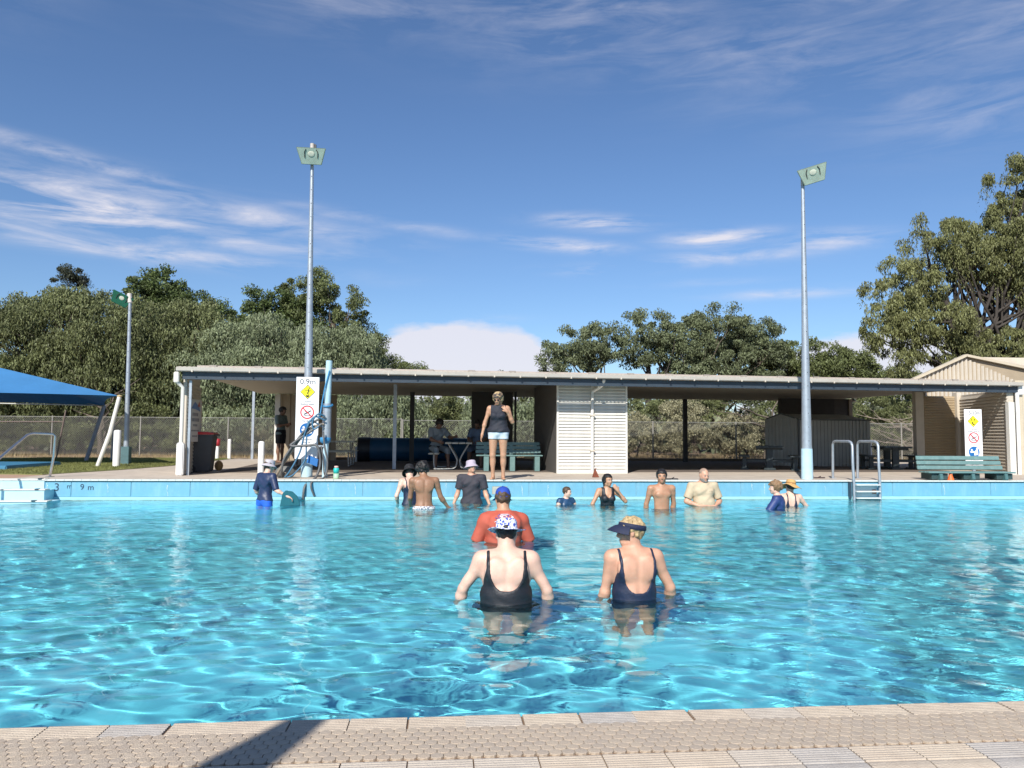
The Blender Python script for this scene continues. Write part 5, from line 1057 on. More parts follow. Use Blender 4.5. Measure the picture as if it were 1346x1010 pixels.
        for k_, (o_, l_, r_) in enumerate([(-.026, .048, .013), (-.011, .05, .010), (.002, .046, .010), (.014, .042, .0095), (.025, .034, .009)]):
            q_ = ba+sdv*o_*(-sd)*-1+V3(0, 0, -.016); cone(G, lg, q_, q_+ft*l_*1.0, r_, r_*.9, .012)
        if hands:
            fo = nrm(arms.get(nm, (0, V3(sd*.03, .15, -1)))[1]); opt = arms[nm][2] if nm in arms and len(arms[nm]) > 2 else {}
            fd = nrm(opt.get('dir', fo)); pn = nrm(opt.get('palm', V3(-sd, 0, 0)) if True else 0); pn = nrm(pn-fd*(pn @ fd)); sv = np.cross(fd, pn); wr = J['wr'+nm]; cur = opt.get('curl', .35); thumb_side = opt.get('thumb', 1 if (sv @ V3(0, 1, 0.2)) > 0 else -1)
            Rm = np.stack([sv, fd, pn], 1); ell(G, al, wr+fd*.055, (.040, .052, .0185), .016, Rm); cone(G, al, wr, wr+fd*.03, .026, .026, .02)
            for i, (o_, L_) in enumerate([(.030, .068), (.010, .076), (-.010, .072), (-.029, .056)]):
                p = wr+fd*.088+sv*o_*thumb_side; d_ = fd+sv*o_*thumb_side*3*opt.get('spread', 1.); d_ = nrm(d_); a_ = 0
                for j, q in enumerate((.44, .32, .26)):
                    a_ += cur*(.6+.5*j); v_ = d_*math.cos(a_)+pn*math.sin(a_); p2 = p+v_*L_*q*1.1; cone(G, al, p, p2, .0098-.0008*j, .0092-.0008*j, .006); p = p2
            p = wr+fd*.028+sv*.026*thumb_side; v_ = nrm(fd*.75+sv*thumb_side*.65+pn*.25); p2 = p+v_*.038; cone(G, al, p, p2, .014, .0135, .012); cone(G, al, p2, p2+nrm(fd*.95+sv*thumb_side*.25+pn*.35)*.033, .0112, .009, .008)
    def HP(*a): return hc0+HR @ V3(*a)
    fs = .93 if fem else 1.
    cone(G, nk, T((0, -.01, 1.40)), HP(0, -.018, -.04), (.054+f*.35)*fs, (.052+f*.3)*fs, .03)
    ell(G, hd, HP(0, -.012, .035), (.076, .096, .085), .02, HR); ell(G, hd, HP(0, .022, -.03), (.058+f*.25, .068, .076), .03, HR); ell(G, hd, HP(0, .062, -.088), (.026+f*.3, .024, .02), .025, HR)
    cone(G, hd, HP(-.03, .078, .028), HP(.03, .078, .028), .013, .013, .02)
    for sd in (-1, 1): ell(G, hd, HP(sd*.036, .066, -.025), (.022, .022, .022), .02, HR); ell(G, hd, HP(sd*.031, .098, .008), (.016, .012, .010), .01, HR, sub=True); ell(G, hd, HP(sd*.079, -.006, -.002), (.010, .019, .032), .008, HR); ell(G, hd, HP(sd*.045, .0, -.065), (.022, .03, .03), .03, HR)
    cone(G, hd, HP(0, .086, .02), HP(0, .108, -.026), .009, .0135, .012); ell(G, hd, HP(0, .092, -.032), (.019, .012, .010), .01, HR); cone(G, hd, HP(-.018, .083, -.056), HP(.018, .083, -.056), .0075, .0075, .008); cone(G, hd, HP(-.016, .082, -.067), HP(.016, .082, -.067), .008, .008, .008)
    if f > .02: ell(G, hd, HP(0, .03, -.095), (.05, .045, .03), .03, HR)
    D = smin(tor, au, .035); D = smin(D, al, .018); D = smin(D, lg, .04); D = smin(D, nk, .035); D = smin(D, hd, .02)
    if f > .02: D += (.0022*(np.sin(29*Z+7*X)*np.sin(23*X+5*Y)+np.sin(37*Z-11*Y)*np.sin(17*Y+4))*(Z < 1.5)).astype(np.float32)
    # spine groove
    c0, c1 = T((0, -.118-f, 1.40)), T((0, -.10-f*1.1, 1.0))
    cone(G, D, c0, c1, .0075, .0075, .03, sub=True)
    def build(name, D_, mat, rl=1, par=root):
        r_ = surfnet(G, D_)
        if r_ is None: return None
        P, F = r_; P = relax(P, F, rl, .45); o = link(name, mesh_np(name, P*s, F, mat, True), par); o.cycles.is_caustics_receiver = True; return o
    build('body', D, sk)
    # torso coordinates for garments
    iR = Rt.T; x0, y0, z0 = X-hip[0], Y-hip[1], Z-hip[2]
    tx = iR[0, 0]*x0+iR[0, 1]*y0+iR[0, 2]*z0; ty = iR[1, 0]*x0+iR[1, 1]*y0+iR[1, 2]*z0; tz = iR[2, 0]*x0+iR[2, 1]*y0+iR[2, 2]*z0+.93
    def wr_(a, fq=1.): return a*(np.sin(26*fq*tx+9*tz+1.8*np.sin(13*tz+4*ty))+np.sin(37*fq*tz+15*tx+5*ty+1.5*np.sin(17*tx))+.8*np.sin(21*fq*ty-17*tz)+.5*np.sin(70*tz+40*tx+2*np.sin(20*ty))).astype(np.float32)
    for g in garments:
        kd = g['kind']; t_ = g.get('t', .007); nm_ = g.get('name', kd)
        if kd in ('swimsuit',):
            E_ = smin(tor, lg, .04)-t_-wr_(g.get('wr', .0006))
            zs, sx = g.get('scoop', 1.13), g.get('sx', .105*w); xa = g.get('arm', .15*w)
            e = ((np.abs(tx/sx)**2.7+np.abs((np.minimum(tz, 1.42)-1.42)/(1.42-zs))**2.7)**(1/2.7)-1)*sx; back = np.where(ty < .0, -e, -9.)
            fz = g.get('front', 1.24); ef = (np.sqrt((tx/(sx*.9))**2+((np.minimum(tz, 1.42)-1.42)/(1.42-fz))**2)-1)*sx; front = np.where(ty >= .0, -ef, -9.)
            ax_ = np.abs(tx)-(xa-.25*np.clip(tz-1.24, 0, .09)-g.get('in', 0)); armh = np.where(tz > 1.20, ax_, ax_-.8*(1.20-tz)-0)
            E_ = np.maximum(E_, np.maximum(back, front)); E_ = np.maximum(E_, np.minimum(armh, 9)); E_ = np.maximum(E_, .80-crouch-.25*np.abs(tx)+0*Z-(Z*0)-tz*0+(0-Z)); 
            E_ = np.maximum(E_, tz-1.47)
            if g.get('skirt'):
                zz = np.clip((1.04-tz)/.12, 0, 1); E2 = smin(tor, lg, .04)-t_-.018*zz-.010*zz*np.sin(42*tx+60*tz+8*np.sin(20*ty)).astype(np.float32)-.006*zz*np.sin(95*tx-40*tz)
                E2 = np.maximum(E2, tz-1.04); E2 = np.maximum(E2, .84-tz); E_ = np.minimum(E_, E2)
            build(nm_, E_, g['mat'], 1)
        elif kd in ('shirt', 'tank', 'rashie'):
            E_ = tor-t_-g.get('loose', .006)*np.clip((1.3-tz)/.3, 0, 1)-wr_(g.get('wr', .0032)); hem = g.get('hem', .88)
            E_ = smin(E_, smin(lg-t_-.01, E_*0+.5, 0), .03)
            E_ = np.maximum(E_, hem-tz)
            if kd != 'tank':
                SL = g.get('sleeve', .6)
                for q in 'rl':
                    a, b = J['sh'+q], J['el'+q]
                    if SL <= 1: e = G.new(); cone(G, e, a, a+(b-a)*SL, (.052*(1+f*3.2))+t_+.008, (.052-(.013*SL))*(1+f*3.2)+t_+g.get('sl', .012), 0, cut=True)
                    else:
                        e = G.new(); cone(G, e, a, b, .052*(1+f*3)+t_, .042*(1+f*3)+t_, 0); e2 = G.new(); wv = J['wr'+q]; cone(G, e2, b, b+(wv-b)*(SL-1), .043+t_, .035+t_, 0, cut=True); e = smin(e, e2, .02)
                    E_ = smin(E_, e, .03)
            else:
                xa = g.get('arm', .165*w); E_ = np.maximum(E_, np.where(tz > 1.22, np.abs(tx)-xa, -9))
            nc = T((0, .0, 1.475)); e = G.new(); ell(G, e, nc, (g.get('neck', .075), g.get('neck', .075)*1.05, g.get('nz', .06)), 0); E_ = smax(E_, -e, .006); E_ = np.maximum(E_, tz-1.47)
            ob = build(nm_, E_, g['mat'], 1)
            if g.get('emblem'):
                q_ = np.sqrt((tx+.075)**2+(tz-1.30)**2)-.032; e = np.maximum(np.maximum(E_-.0025, -E_-.004), np.maximum(q_, -ty)); build('emblem', e, M('emblem_print', (.08, .06, .05), .8, .5, 60), 0, ob)
            if g.get('print'):
                q_ = np.sqrt(tx**2+((tz-1.32)/1.0)**2)-.125; e = np.maximum(np.maximum(E_-.0025, -E_-.004), np.maximum(q_, ty+.02)); build('print', e, spotted('back_print', (.62, .62, .68), (.03, .05, .3), (.45, .16, .1), 26), 0, ob)
        elif kd == 'shorts':
            E_ = smin(tor, lg, .05)-t_-.006*np.clip((.9-crouch-Z)/.15, 0, 1)-wr_(.0015); top = g.get('top', 1.02)
            E_ = np.maximum(E_, tz-top)
            if g.get('leg', .4) is not None:
                cutf = None
                for q in 'rl':
                    a, b = J['hj'+q], J['kn'+q]; d_ = (b-a); L_ = np.linalg.norm(d_); d_ = d_/L_; tt = (X-a[0])*d_[0]+(Y-a[1])*d_[1]+(Z-a[2])*d_[2]-g.get('leg', .4)*L_; side = (X > 0) if q == 'r' else (X <= 0)
                    cutf = np.where(side, tt, cutf if cutf is not None else 9.)
                E_ = np.maximum(E_, cutf)
            build(nm_, E_, g['mat'], 1)
    iH = HR.T; hx0, hy0, hz0 = X-hc0[0], Y-hc0[1], Z-hc0[2]
    hx = iH[0, 0]*hx0+iH[0, 1]*hy0+iH[0, 2]*hz0; hy = iH[1, 0]*hx0+iH[1, 1]*hy0+iH[1, 2]*hz0; hz = iH[2, 0]*hx0+iH[2, 1]*hy0+iH[2, 2]*hz0
    if hair:
        E_ = G.new(); th = hair.get('t', .014); am = hair.get('noise', .004); fq = hair.get('f', 90)
        ell(G, E_, HP(0, -.014, .035), (.076+th, .094+th, .085+th), 0, HR)
        ln = hair.get('long', 0)
        if ln: cone(G, E_, HP(0, -.05, .0), HP(0, -.07, -ln), .078+th*.5, .05, .03)
        if hair.get('bun'): ell(G, E_, HP(*hair['bun'][:3]), (hair['bun'][3],)*3, .02)
        E_ = E_-am*(np.sin(fq*hx+3*np.sin(40*hz))+np.sin(fq*1.1*hy+2.5*np.sin(45*hx))+np.sin(fq*.9*hz+3*np.sin(38*hy))).astype(np.float32)*.6
        lim = hair.get('line', .066); sl_ = hair.get('side', .02); bk_ = hair.get('back', -.085)
        face = np.where(hy > .035, lim-hz, -9); sid = np.where((hy <= .035) & (hy > -.025), sl_*-1-hz+hair.get('sb', 0), -9); bck = np.where(hy <= -.025, bk_-hz-ln*2, -9)
        E_ = np.maximum(E_, np.maximum(face, np.maximum(sid, bck))); build('hair', E_, hair['mat'], 0 if am > .004 else 1)
    if beard is not None:
        E_ = smin(hd, E_ if False else G.new(), 0)-.005-.0015*np.sin(120*hx)*np.sin(110*hz); E_ = np.maximum(E_, hz+.045+.35*np.abs(hx)*0); E_ = np.maximum(E_, -.004-hy); E_ = np.maximum(E_, np.where((np.abs(hx) < .024) & (hz > -.078) & (hz < -.05), 1., -1.)); build('beard', E_, beard, 1)
    # face details in head space
    HM = Matrix([[HR[i][j]*s for j in range(3)]+[hc0[i]*s] for i in range(3)]+[[0, 0, 0, 1]])
    if glasses:
        mb = MB()
        for sd in (-1, 1): mb.ball((sd*.032, .098, .010), (.027, .008, .019), 10, HM); mb.tube([HM @ Vector((sd*.058, .09, .014)), HM @ Vector((sd*.08, .03, .014)), HM @ Vector((sd*.082, -.01, .01))], .004*s, 6)
        mb.tube([HM @ Vector((-.012, .105, .013)), HM @ Vector((.012, .105, .013))], .004*s, 6); mb.build('sunglasses', glassd, root)
    else:
        for sd in (-1, 1):
            e = MB().ball((sd*.031, .0805, .008), .0118, 10, HM).build('eye', eye_w, root); MB().ball((sd*.031, .0875, .007), (.0072, .0062, .0072), 8, HM).build('iris', eye_d, e)
    MB().ball((0, .0885, -.0615), (.021, .006, .0065), 10, HM).build('lips', lipm, root)
    if hair or hat:
        bm_c = hair['mat'] if hair else eye_d
        for sd in (-1, 1): MB().ball((sd*.032, .091, .0285), (.018, .005, .0035), 8, HM).build('eyebrow', bm_c, root)
    if hat: hat(root, HM, s)
    return root, J, s, HM
def bucket_hat(mat, rb=.15, drop=.035, h=.085, rc=.095, tilt=0., wav=.0, zo=.055, band=None):
    def f(root, HM, s):
        Mx = HM @ Matrix.Translation((0, -.012, zo)) @ Matrix.Rotation(tilt, 4, 'X') @ Matrix.Diagonal((.95, 1.1, 1, 1))
        def wv(a, r_, z): k_ = max(0, (r_-rc)/(rb-rc)) if rb > rc else 0; return r_*(1+.02*k_*math.sin(3*a+1)), z+wav*k_*math.sin(2*a+.6)+wav*.5*k_*math.sin(5*a)
        prof = [(rb, -drop-.003), (rb+.002, -drop), ((rb+rc)/2, -drop*.4), (rc+.004, 0), (rc, .012), (rc*.97, h*.7), (rc*.86, h*.94), (rc*.55, h*1.04), (.001, h*1.06)]
        inn = [(rb, -drop-.003), ((rb+rc)/2, -drop*.4-.004), (rc, -.004), (rc*.93, h*.65), (.001, h*.95)]
        o = MB().lathe(prof, 36, Mx, True, wv).lathe(inn, 36, Mx, True, wv).build('hat', mat, root)
        if band: MB().lathe([(rc+.003, .004), (rc+.004, .01), (rc+.001, .028)], 30, Mx).build('hat_band', band, o)
    return f
def cap_hat(mat, back=False):
    def f(root, HM, s):
        Mx = HM @ Matrix.Translation((0, -.012, .045)) @ Matrix.Diagonal((.98, 1.14, 1, 1)); rc = .092
        o = MB().lathe([(rc*1.005, -.02), (rc*1.0, .01), (rc*.94, .05), (rc*.78, .082), (rc*.5, .101), (rc*.2, .108), (.001, .109)], 28, Mx).build('cap', mat, root)
        v = []; n = 12
        for i in range(n+1):
            a = PI*(.5+(i/n-.5)*.6); 
            for rr, zz in ((rc*.97, -.004), (rc*1.72, -.030-.012*abs(i/n-.5)*2)): v.append(Mx @ Vector((rr*math.cos(a)*.95, rr*math.sin(a), zz)))
        v2 = [p+Vector((0, 0, .004)) for p in v]; m_ = len(v); fs_ = []
        for i in range(n): a = 2*i; fs_ += [(a, a+1, a+3, a+2), (a+m_, a+2+m_, a+3+m_, a+1+m_), (a+1, a+1+m_, a+3+m_, a+3)]
        MB().add(v+v2, fs_, True).build('peak', mat, o); MB().ball((0, 0, .11), .009, 8, Mx).build('button', mat, o)
    return f
def visor(mat):
    def f(root, HM, s):
        Mx = HM @ Matrix.Translation((0, -.014, .034)) @ Matrix.Rotation(R(10), 4, 'X') @ Matrix.Diagonal((1.02, 1.15, 1, 1)); rc = .099
        o = MB().lathe([(rc*.98, -.005), (rc*1.03, -.003), (rc*1.02, .034), (rc*.95, .038)], 32, Mx).build('visor_band', mat, root)
        v = []; n = 14
        for i in range(n+1):
            a = PI*(.5+(i/n-.5)*.86)
            for rr, zz in ((rc*.99, .012), (rc*1.35, -.006-.02*abs(i/n-.5)), (rc*1.75*(1-.4*abs(i/n-.5)**1.5), -.045-.03*abs(i/n-.5))): v.append(Mx @ Vector((rr*math.cos(a)*.92, rr*math.sin(a), zz)))
        v2 = [p+Vector((0, 0, .004)) for p in v]; m_ = len(v); fs_ = []
        for i in range(n):
            for j in (0, 1): a = 3*i+j; fs_ += [(a, a+1, a+4, a+3), (a+m_, a+3+m_, a+4+m_, a+1+m_)]
            a = 3*i+2; fs_.append((a, a+m_, a+3+m_, a+3))
        MB().add(v+v2, fs_, True).build('visor_peak', mat, o)
    return f
def spotted(name, c1, c2, c3, scale=26):
    m = M(name, c1, .7, .05, 6); nt = m.node_tree; N = nt.nodes; L = nt.links; tc = N.new('ShaderNodeTexCoord')
    v = N.new('ShaderNodeTexVoronoi'); v.inputs['Scale'].default_value = scale; v.inputs['Randomness'].default_value = 1.; L.new(tc.outputs['Object'], v.inputs['Vector'])
    n = N.new('ShaderNodeTexNoise'); n.inputs['Scale'].default_value = scale*1.2; n.inputs['Detail'].default_value = 2; L.new(tc.outputs['Object'], n.inputs['Vector'])
    ma = N.new('ShaderNodeMath'); ma.operation = 'MULTIPLY_ADD'; L.new(n.outputs[0], ma.inputs[0]); ma.inputs[1].default_value = -1.1; L.new(v.outputs['Distance'], ma.inputs[2])
    cr = N.new('ShaderNodeValToRGB'); cr.color_ramp.interpolation = 'CONSTANT'; e = cr.color_ramp.elements; e[0].position = 0; e[0].color = c2+(1,); e[1].position = .47; e[1].color = c1+(1,)
    x = e.new(.30); x.color = c3+(1,); x = e.new(.22+.0); x.color = c2+(1,)
    ad = N.new('ShaderNodeMath'); ad.operation = 'ADD'; L.new(ma.outputs[0], ad.inputs[0]); ad.inputs[1].default_value = .53; L.new(ad.outputs[0], cr.inputs[0]); L.new(cr.outputs[0], N['Principled BSDF'].inputs['Base Color']); return m
hatprint = spotted('blue_white_print', (.76, .77, .82), (.02, .04, .33), (.12, .17, .55), 50)
blond = M('blond_hair', (.43, .31, .16), .6, .5, 55, .6, 120); darkh = M('black_hair', (.012, .01, .009), .5, .3, 60, .5, 120); brownh = M('brown_hair', (.07, .04, .022), .55, .4, 60, .5, 120); greyh = M('grey_hair', (.22, .2, .18), .6, .4, 60, .5, 120)
W0 = WZ
# --- two women nearest
person('woman in a blue and white floral hat and black swimsuit seen from behind', .50, 5.82, .21, 1.58, R(-3), S_pale, .0085, 1.18, .052, True, .12, hyaw=R(-4), hpitch=-.1,
    arms={'r': (V3(.56, .02, -1), V3(.12, .45, -1), {'palm': V3(-1, 0, 0)}), 'l': (V3(-.66, .06, -1), V3(-.22, .45, -1), {'palm': V3(1, 0, 0)})},
    garments=[dict(kind='swimsuit', mat=black_swim, scoop=1.155, sx=.135, arm=.185, skirt=True, t=.007, wr=.0016)], hair=dict(mat=darkh, t=.01, back=-.075), hat=bucket_hat(hatprint, .165, .004, .088, .094, wav=.008, zo=.042))
person('woman in a navy visor, sunglasses and navy swimsuit looking left over her shoulder, waist deep', 1.50, 5.90, .212, 1.60, R(4), S_pink, .0085, 1.10, .036, True, .08, hyaw=R(80), hpitch=.0, hroll=R(0),
    arms={'r': (V3(.52, .0, -1), V3(.2, .6, -1), {'palm': V3(-1, 0, 0)}), 'l': (V3(-.2, .12, -1), V3(-.05, .5, -1), {'palm': V3(1, 0, 0)})},
    garments=[dict(kind='swimsuit', mat=navy_swim, scoop=1.12, sx=.128, arm=.172, t=.007, wr=.0016)], hair=dict(mat=blond, t=.018, noise=.007, f=95, line=.05, side=-.005, back=-.07), hat=visor(cloth('navy_visor_cloth', (.012, .018, .05))), glasses=True)
# --- orange shirt man
OM, OJ, os_, _ = person('broad man in a blue cap and faded orange printed t-shirt standing beyond the floral hat', .74, 9.0, .215, 1.74, R(2), S_tan, .012, 1.10, .046, False, .16, hpitch=-.02, shrug=-.035,
    arms={'r': (V3(.42, .12, -1), V3(-.05, .6, -.8), {'palm': V3(-1, 0, 0)}), 'l': (V3(-.42, .12, -1), V3(.05, .6, -.8), {'palm': V3(1, 0, 0)})},
    garments=[dict(kind='shirt', mat=cloth('orange_cotton', (.43, .085, .05)), sleeve=.92, t=.012, hem=.9, wr=.0045, sl=.016, print=True)], hair=dict(mat=brownh, t=.016, noise=.006, back=-.085, side=.03), hat=cap_hat(cloth('blue_cap_cloth', (.015, .055, .34))))
# --- far group
NV = cloth('navy_lycra', (.02, .032, .085), .45)
K, KJ, ks, _ = person('child in a navy long rash shirt and pale bucket hat holding a teal kickboard', -3.03, 13.75, .385, 1.50, R(-35), S_pale, .012, .92, 0, False, .1, hyaw=R(-12), hpitch=-.15,
    arms={'r': (V3(.45, -.05, -1), V3(.8, .5, -.5), {'palm': V3(0, -.4, -1), 'curl': .5}), 'l': (V3(-.35, -.1, -1), V3(-.1, .6, -.7), {})},
    garments=[dict(kind='rashie', mat=NV, sleeve=1.0, t=.012, hem=.92), dict(kind='shorts', mat=cloth('bright_blue_shorts', (.02, .12, .6)), leg=.6, t=.014, top=.97)], hair=dict(mat=brownh), hat=bucket_hat(cloth('pale_grey_hat', (.45, .42, .45)), .15, .045, .09, .093, wav=.004, zo=.04))
person('shirtless brown skinned man with curly black hair and white trunks facing away', -.27, 13.05, .395, 1.74, R(8), S_brown, .012, 1.02, .0, False, .08, hyaw=R(20), hpitch=-.5,
    arms={'r': (V3(.34, .12, -1), V3(.75, .35, -1), {'palm': V3(0, 0, -1), 'dir': V3(.9, .2, -.3), 'curl': .1}), 'l': (V3(-.1, .3, -1), V3(.1, .9, -.6), {})},
    garments=[dict(kind='shorts', mat=spotted('white_navy_print', (.7, .68, .66), (.05, .05, .12), (.3, .3, .35), 40), leg=.7, t=.012, top=.985)], hair=dict(mat=darkh, t=.035, noise=.012, f=60, line=.04, side=.05, back=-.09))
person('woman in navy strap swimsuit mostly hidden behind the curly haired man', -.52, 13.95, .31, 1.62, R(25), S_pale, .0135, .98, .01, True, .15, hyaw=R(-20), hpitch=-.5,
    arms={'l': (V3(-.45, -.1, -1), V3(.3, .5, -.6), {}), 'r': (V3(.1, .2, -1), V3(0, .6, -.6), {})}, garments=[dict(kind='swimsuit', mat=navy_swim, scoop=1.2, t=.007)],
    hair=dict(mat=darkh, t=.02), hat=bucket_hat(cloth('black_hat', (.012, .012, .014)), .15, .07, .09, .098, zo=.045))
person('person in a charcoal t-shirt, lilac bucket hat and sunglasses facing the camera side on', .56, 14.05, .372, 1.66, R(172), S_pink, .012, 1.05, .012, False, 0, hyaw=R(30), hpitch=.25,
    arms={'r': (V3(.22, .0, -1), V3(.35, .3, -1), {}), 'l': (V3(-.24, .0, -1), V3(-.4, .3, -1), {})}, garments=[dict(kind='shirt', mat=cloth('charcoal_cotton', (.035, .032, .042)), sleeve=.72, t=.014, wr=.0045, sl=.018)],
    hair=dict(mat=greyh, back=-.1), hat=bucket_hat(cloth('lilac_hat', (.42, .36, .42)), .14, .05, .085, .096, zo=.045), glasses=True)
person('small boy with short brown hair, shoulder deep in a navy and aqua rash vest', 2.25, 13.8, -.065, 1.3, R(205), S_pale, .012, .9, 0, False, 0, hyaw=R(35), hpitch=-.1,
    arms={'r': (V3(.5, .3, -.75), V3(.5, .6, -.3), {}), 'l': (V3(-.5, .3, -.75), V3(-.4, .7, -.3), {})}, garments=[dict(kind='rashie', mat=cloth('navy_aqua_lycra', (.02, .06, .13), .4), sleeve=.3, t=.012)], hair=dict(mat=brownh, t=.014, back=-.06, side=.015), zfoot=-1.38)
person('dark haired woman in a black cut out swimsuit shielding her face with one hand', 3.02, 13.85, .155, 1.58, R(183), S_tan, .012, 1.0, .006, True, 0, hyaw=R(18), hpitch=.0,
    arms={'r': (V3(.6, .25, -1), V3(.45, .5, -1), {}), 'l': (V3(-.5, .4, -.6), V3(.6, .08, .8), {'dir': V3(.6, .0, .8), 'palm': V3(0, -1, 0), 'curl': .15})},
    garments=[dict(kind='swimsuit', mat=black_swim, scoop=1.15, front=1.27, sx=.07, t=.008)], hair=dict(mat=darkh, t=.022, long=.14, side=.09), zfoot=-1.44)
person('shirtless young man with black headband and hair, arms behind his back', 3.78, 13.0, .27, 1.72, R(186), S_olive, .012, 1.02, 0, False, 0, hyaw=R(-18), hpitch=.0,
    arms={'r': (V3(.22, -.25, -1), V3(-.1, -.3, -1), {}), 'l': (V3(-.22, -.25, -1), V3(.1, -.3, -1), {})}, garments=[dict(kind='shorts', mat=cloth('maroon_trunks', (.06, .02, .05)), leg=.7, t=.012, top=.975)], hair=dict(mat=darkh, t=.018, line=.05, side=.04, back=-.06, bun=(.04, -.07, -.10, .03)))
person('bald bearded man in a beige t-shirt with hands clasped in front of him', 4.70, 13.55, .275, 1.74, R(186), S_pink, .012, 1.1, .03, False, 0, hyaw=R(6), hpitch=-.2, belly=.04,
    arms={'r': (V3(.42, .05, -1), V3(-.75, .65, -.28), {'dir': V3(-1, .3, -.1), 'palm': V3(0, -1, 0), 'curl': .4}), 'l': (V3(-.42, .05, -1), V3(.75, .7, -.34), {'dir': V3(1, .3, -.1), 'palm': V3(0, -1, 0), 'curl': .4})},
    garments=[dict(kind='shirt', mat=cloth('beige_cotton', (.50, .40, .27)), sleeve=.8, t=.014, wr=.004, sl=.018, emblem=True)], hair=dict(mat=M('stubble_hair', (.32, .22, .16), .7, .2, 60), t=.002, noise=.0005, back=-.06), beard=greyh)
person('woman with curly light brown hair in a navy striped rash shirt, chest deep, looking left', 5.83, 12.95, .075, 1.62, R(60), S_pale, .012, 1.0, .012, True, .05, hyaw=R(10),
    arms={'l': (V3(-.3, .5, -.8), V3(0, .8, -.4), {}), 'r': (V3(.2, .4, -1), V3(0, .8, -.5), {})}, garments=[dict(kind='rashie', mat=cloth('navy_stripe_lycra', (.025, .045, .16), .5), sleeve=.95, t=.012)], hair=dict(mat=M('light_brown_hair', (.22, .13, .065), .6, .45, 50, .5, 110), t=.03, noise=.009, f=65, line=.045, side=.06, back=-.09))
SW = M('straw', (.55, .33, .12), .8, .2, 40, .5, 120)
person('woman in a wide straw sun hat and white and navy swimsuit seen from behind', 6.28, 13.45, .06, 1.60, R(-8), S_pale, .012, 1.02, .015, True, .05, hyaw=R(0), hroll=R(10),
    arms={'r': (V3(.7, .2, -.8), V3(.2, .6, -.5), {}), 'l': (V3(-.4, .3, -1), V3(0, .6, -.5), {})}, garments=[dict(kind='swimsuit', mat=navy_swim, scoop=1.2, sx=.06, arm=.11, t=.008)], hair=dict(mat=darkh), hat=bucket_hat(SW, .215, .06, .085, .095, wav=.022, tilt=R(-6), zo=.05, band=M('straw_band', (.3, .16, .05), .7)))
# --- standing woman on the edge
denim = cloth('pale_denim', (.55, .62, .68), .85)
person('woman standing barefoot on the pool edge in black top and pale denim shorts', 1.10, 14.86, 0, 1.66, R(172), S_tan, .010, 1.02, .02, True, 0, hyaw=R(-12), hpitch=-.3,
    arms={'r': (V3(.36, .02, -1), V3(.22, .15, -1), {'palm': V3(-1, 0, 0), 'curl': .3}), 'l': (V3(-.42, .12, -1), V3(.42, .42, .85), {'dir': V3(.5, .1, .7), 'palm': V3(.3, -1, 0), 'curl': .5})},
    legs={'r': (V3(.04, .02, -1), V3(-.02, -.03, -1)), 'l': (V3(-.02, .02, -1), V3(.0, -.03, -1))},
    garments=[dict(kind='tank', mat=cloth('black_tank_cloth', (.016, .018, .028)), t=.014, loose=.014, hem=.93, arm=.15, wr=.004, neck=.06), dict(kind='shorts', mat=denim, leg=.25, t=.012, top=1.0)],
    hair=dict(mat=blond, t=.03, noise=.007, long=.12, side=.1), hat=lambda root, HM, s: MB().lathe([(.112, .035), (.108, .06), (.088, .098), (.045, .117), (.001, .12)], 26, HM @ Matrix.Translation((0, -.014, .02)) @ Matrix.Diagonal((.95, 1.1, 1, 1))).build('scarf_cap', spotted('patterned_scarf', (.16, .11, .07), (.02, .02, .02), (.08, .06, .05), 22), root), zfoot=0.0, glasses=True)
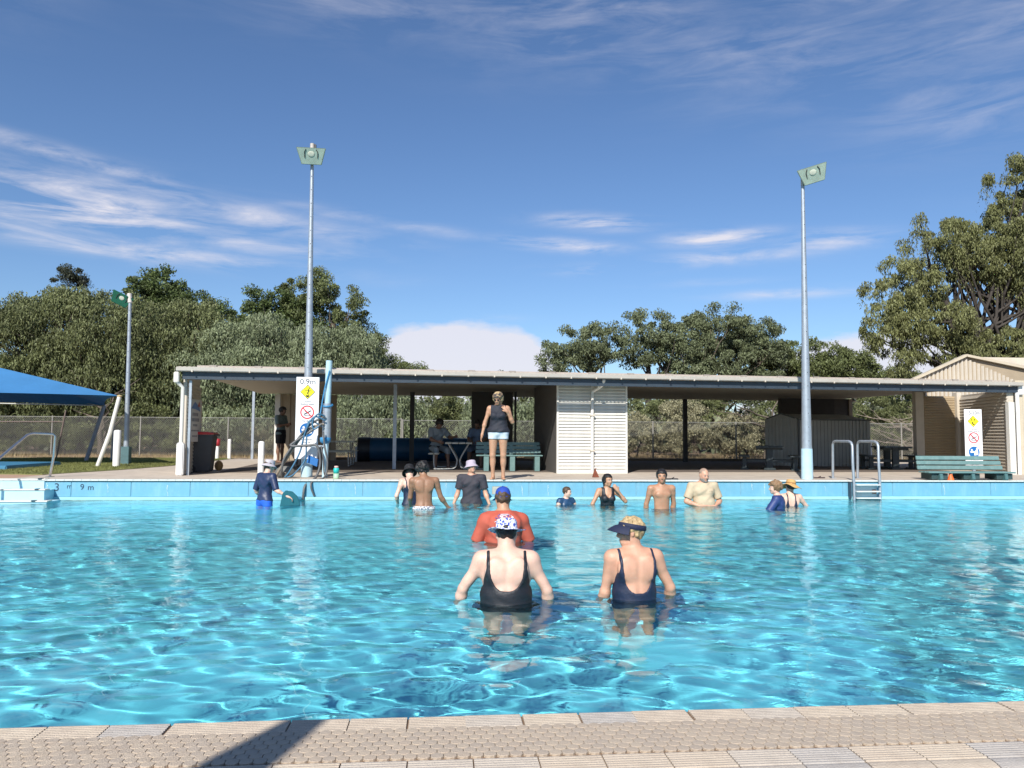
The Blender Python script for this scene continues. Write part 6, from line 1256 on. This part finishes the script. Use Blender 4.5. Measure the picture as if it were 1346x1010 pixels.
# --- people in the shade
person('teenager in a grey green t-shirt and black shorts standing in pavilion shade with folded arms', -4.72, 23.3, 0, 1.62, R(245), S_shade, .0135, .98, 0, False, 0, hyaw=R(10), hpitch=-.3,
    arms={'r': (V3(.15, .25, -1), V3(-.6, .8, .2), {}), 'l': (V3(-.15, .25, -1), V3(.6, .8, .2), {})}, garments=[dict(kind='shirt', mat=cloth('grey_green_cotton', (.14, .19, .19)), sleeve=.8, t=.015, hem=.86), dict(kind='shorts', mat=cloth('black_shorts', (.012, .012, .015)), leg=.75, t=.022)], hair=dict(mat=darkh, t=.03, noise=.006), zfoot=0)
sit = {'r': (V3(.15, 1, -.05), V3(.05, .1, -1)), 'l': (V3(-.15, 1, -.05), V3(-.05, .1, -1))}
person('young man in a pale grey t-shirt hunched on the picnic seat with elbows on knees', -.12, 19.75, 0, 1.66, R(200), S_shade, .0135, 1.0, 0, False, .25, hpitch=-.45, crouch=.42, legs=sit, zfoot=.02,
    arms={'r': (V3(.2, .6, -1), V3(-.5, .8, -.2), {}), 'l': (V3(-.3, .7, -.7), V3(-.2, 1, .1), {})}, garments=[dict(kind='shirt', mat=cloth('pale_grey_cotton', (.22, .26, .29)), sleeve=.8, t=.015, hem=.9), dict(kind='shorts', mat=MATS['black_shorts'], leg=.9, t=.02)], hair=dict(mat=darkh, t=.03, noise=.008))
person('young man in a blue grey t-shirt seated at the far side of the picnic table', .98, 20.3, 0, 1.64, R(165), S_shade, .0135, 1.0, 0, False, .15, hpitch=-.4, crouch=.42, legs=sit, zfoot=.02,
    arms={'r': (V3(.2, .6, -1), V3(-.4, .8, -.2), {}), 'l': (V3(-.2, .6, -1), V3(.4, .8, -.2), {})}, garments=[dict(kind='shirt', mat=cloth('blue_grey_cotton', (.12, .17, .26)), sleeve=.8, t=.015, hem=.9), dict(kind='shorts', mat=cloth('brown_shorts', (.06, .03, .03)), leg=.9, t=.02)], hair=dict(mat=darkh, t=.016))
# black bag hanging on the table edge behind the depth sign
bg_ = MB().lathe([(.001, 0), (.12, .01), (.15, .08), (.14, .28), (.09, .4), (.001, .42)], 18, Matrix.Translation((-3.55, 20.6, .28)) @ Matrix.Diagonal((.7, .8, 1.15, 1))).tube([(-3.6, 20.6, .70), (-3.58, 20.55, .82), (-3.5, 20.6, .74)], .012, 6).build('backpack', black); tag(bg_, 'black backpack standing on the bench behind the white depth sign', 'backpack')
# kickboard held by the child
kb = MB().prism([(-.15, -.18), (.19, -.18), (.18, -.06), (.12, .06), (.03, .13), (-.08, .14), (-.13, .08)], 'y', -.016, .016).build('kickboard', M('teal_foam', (.015, .12, .15), .6, .1), None, .006); kb.location = (-2.58, 13.62, -.26); kb.rotation_euler = (.15, .1, .1); tag(kb, 'teal foam kickboard held by the child in the pale hat', 'kickboard')
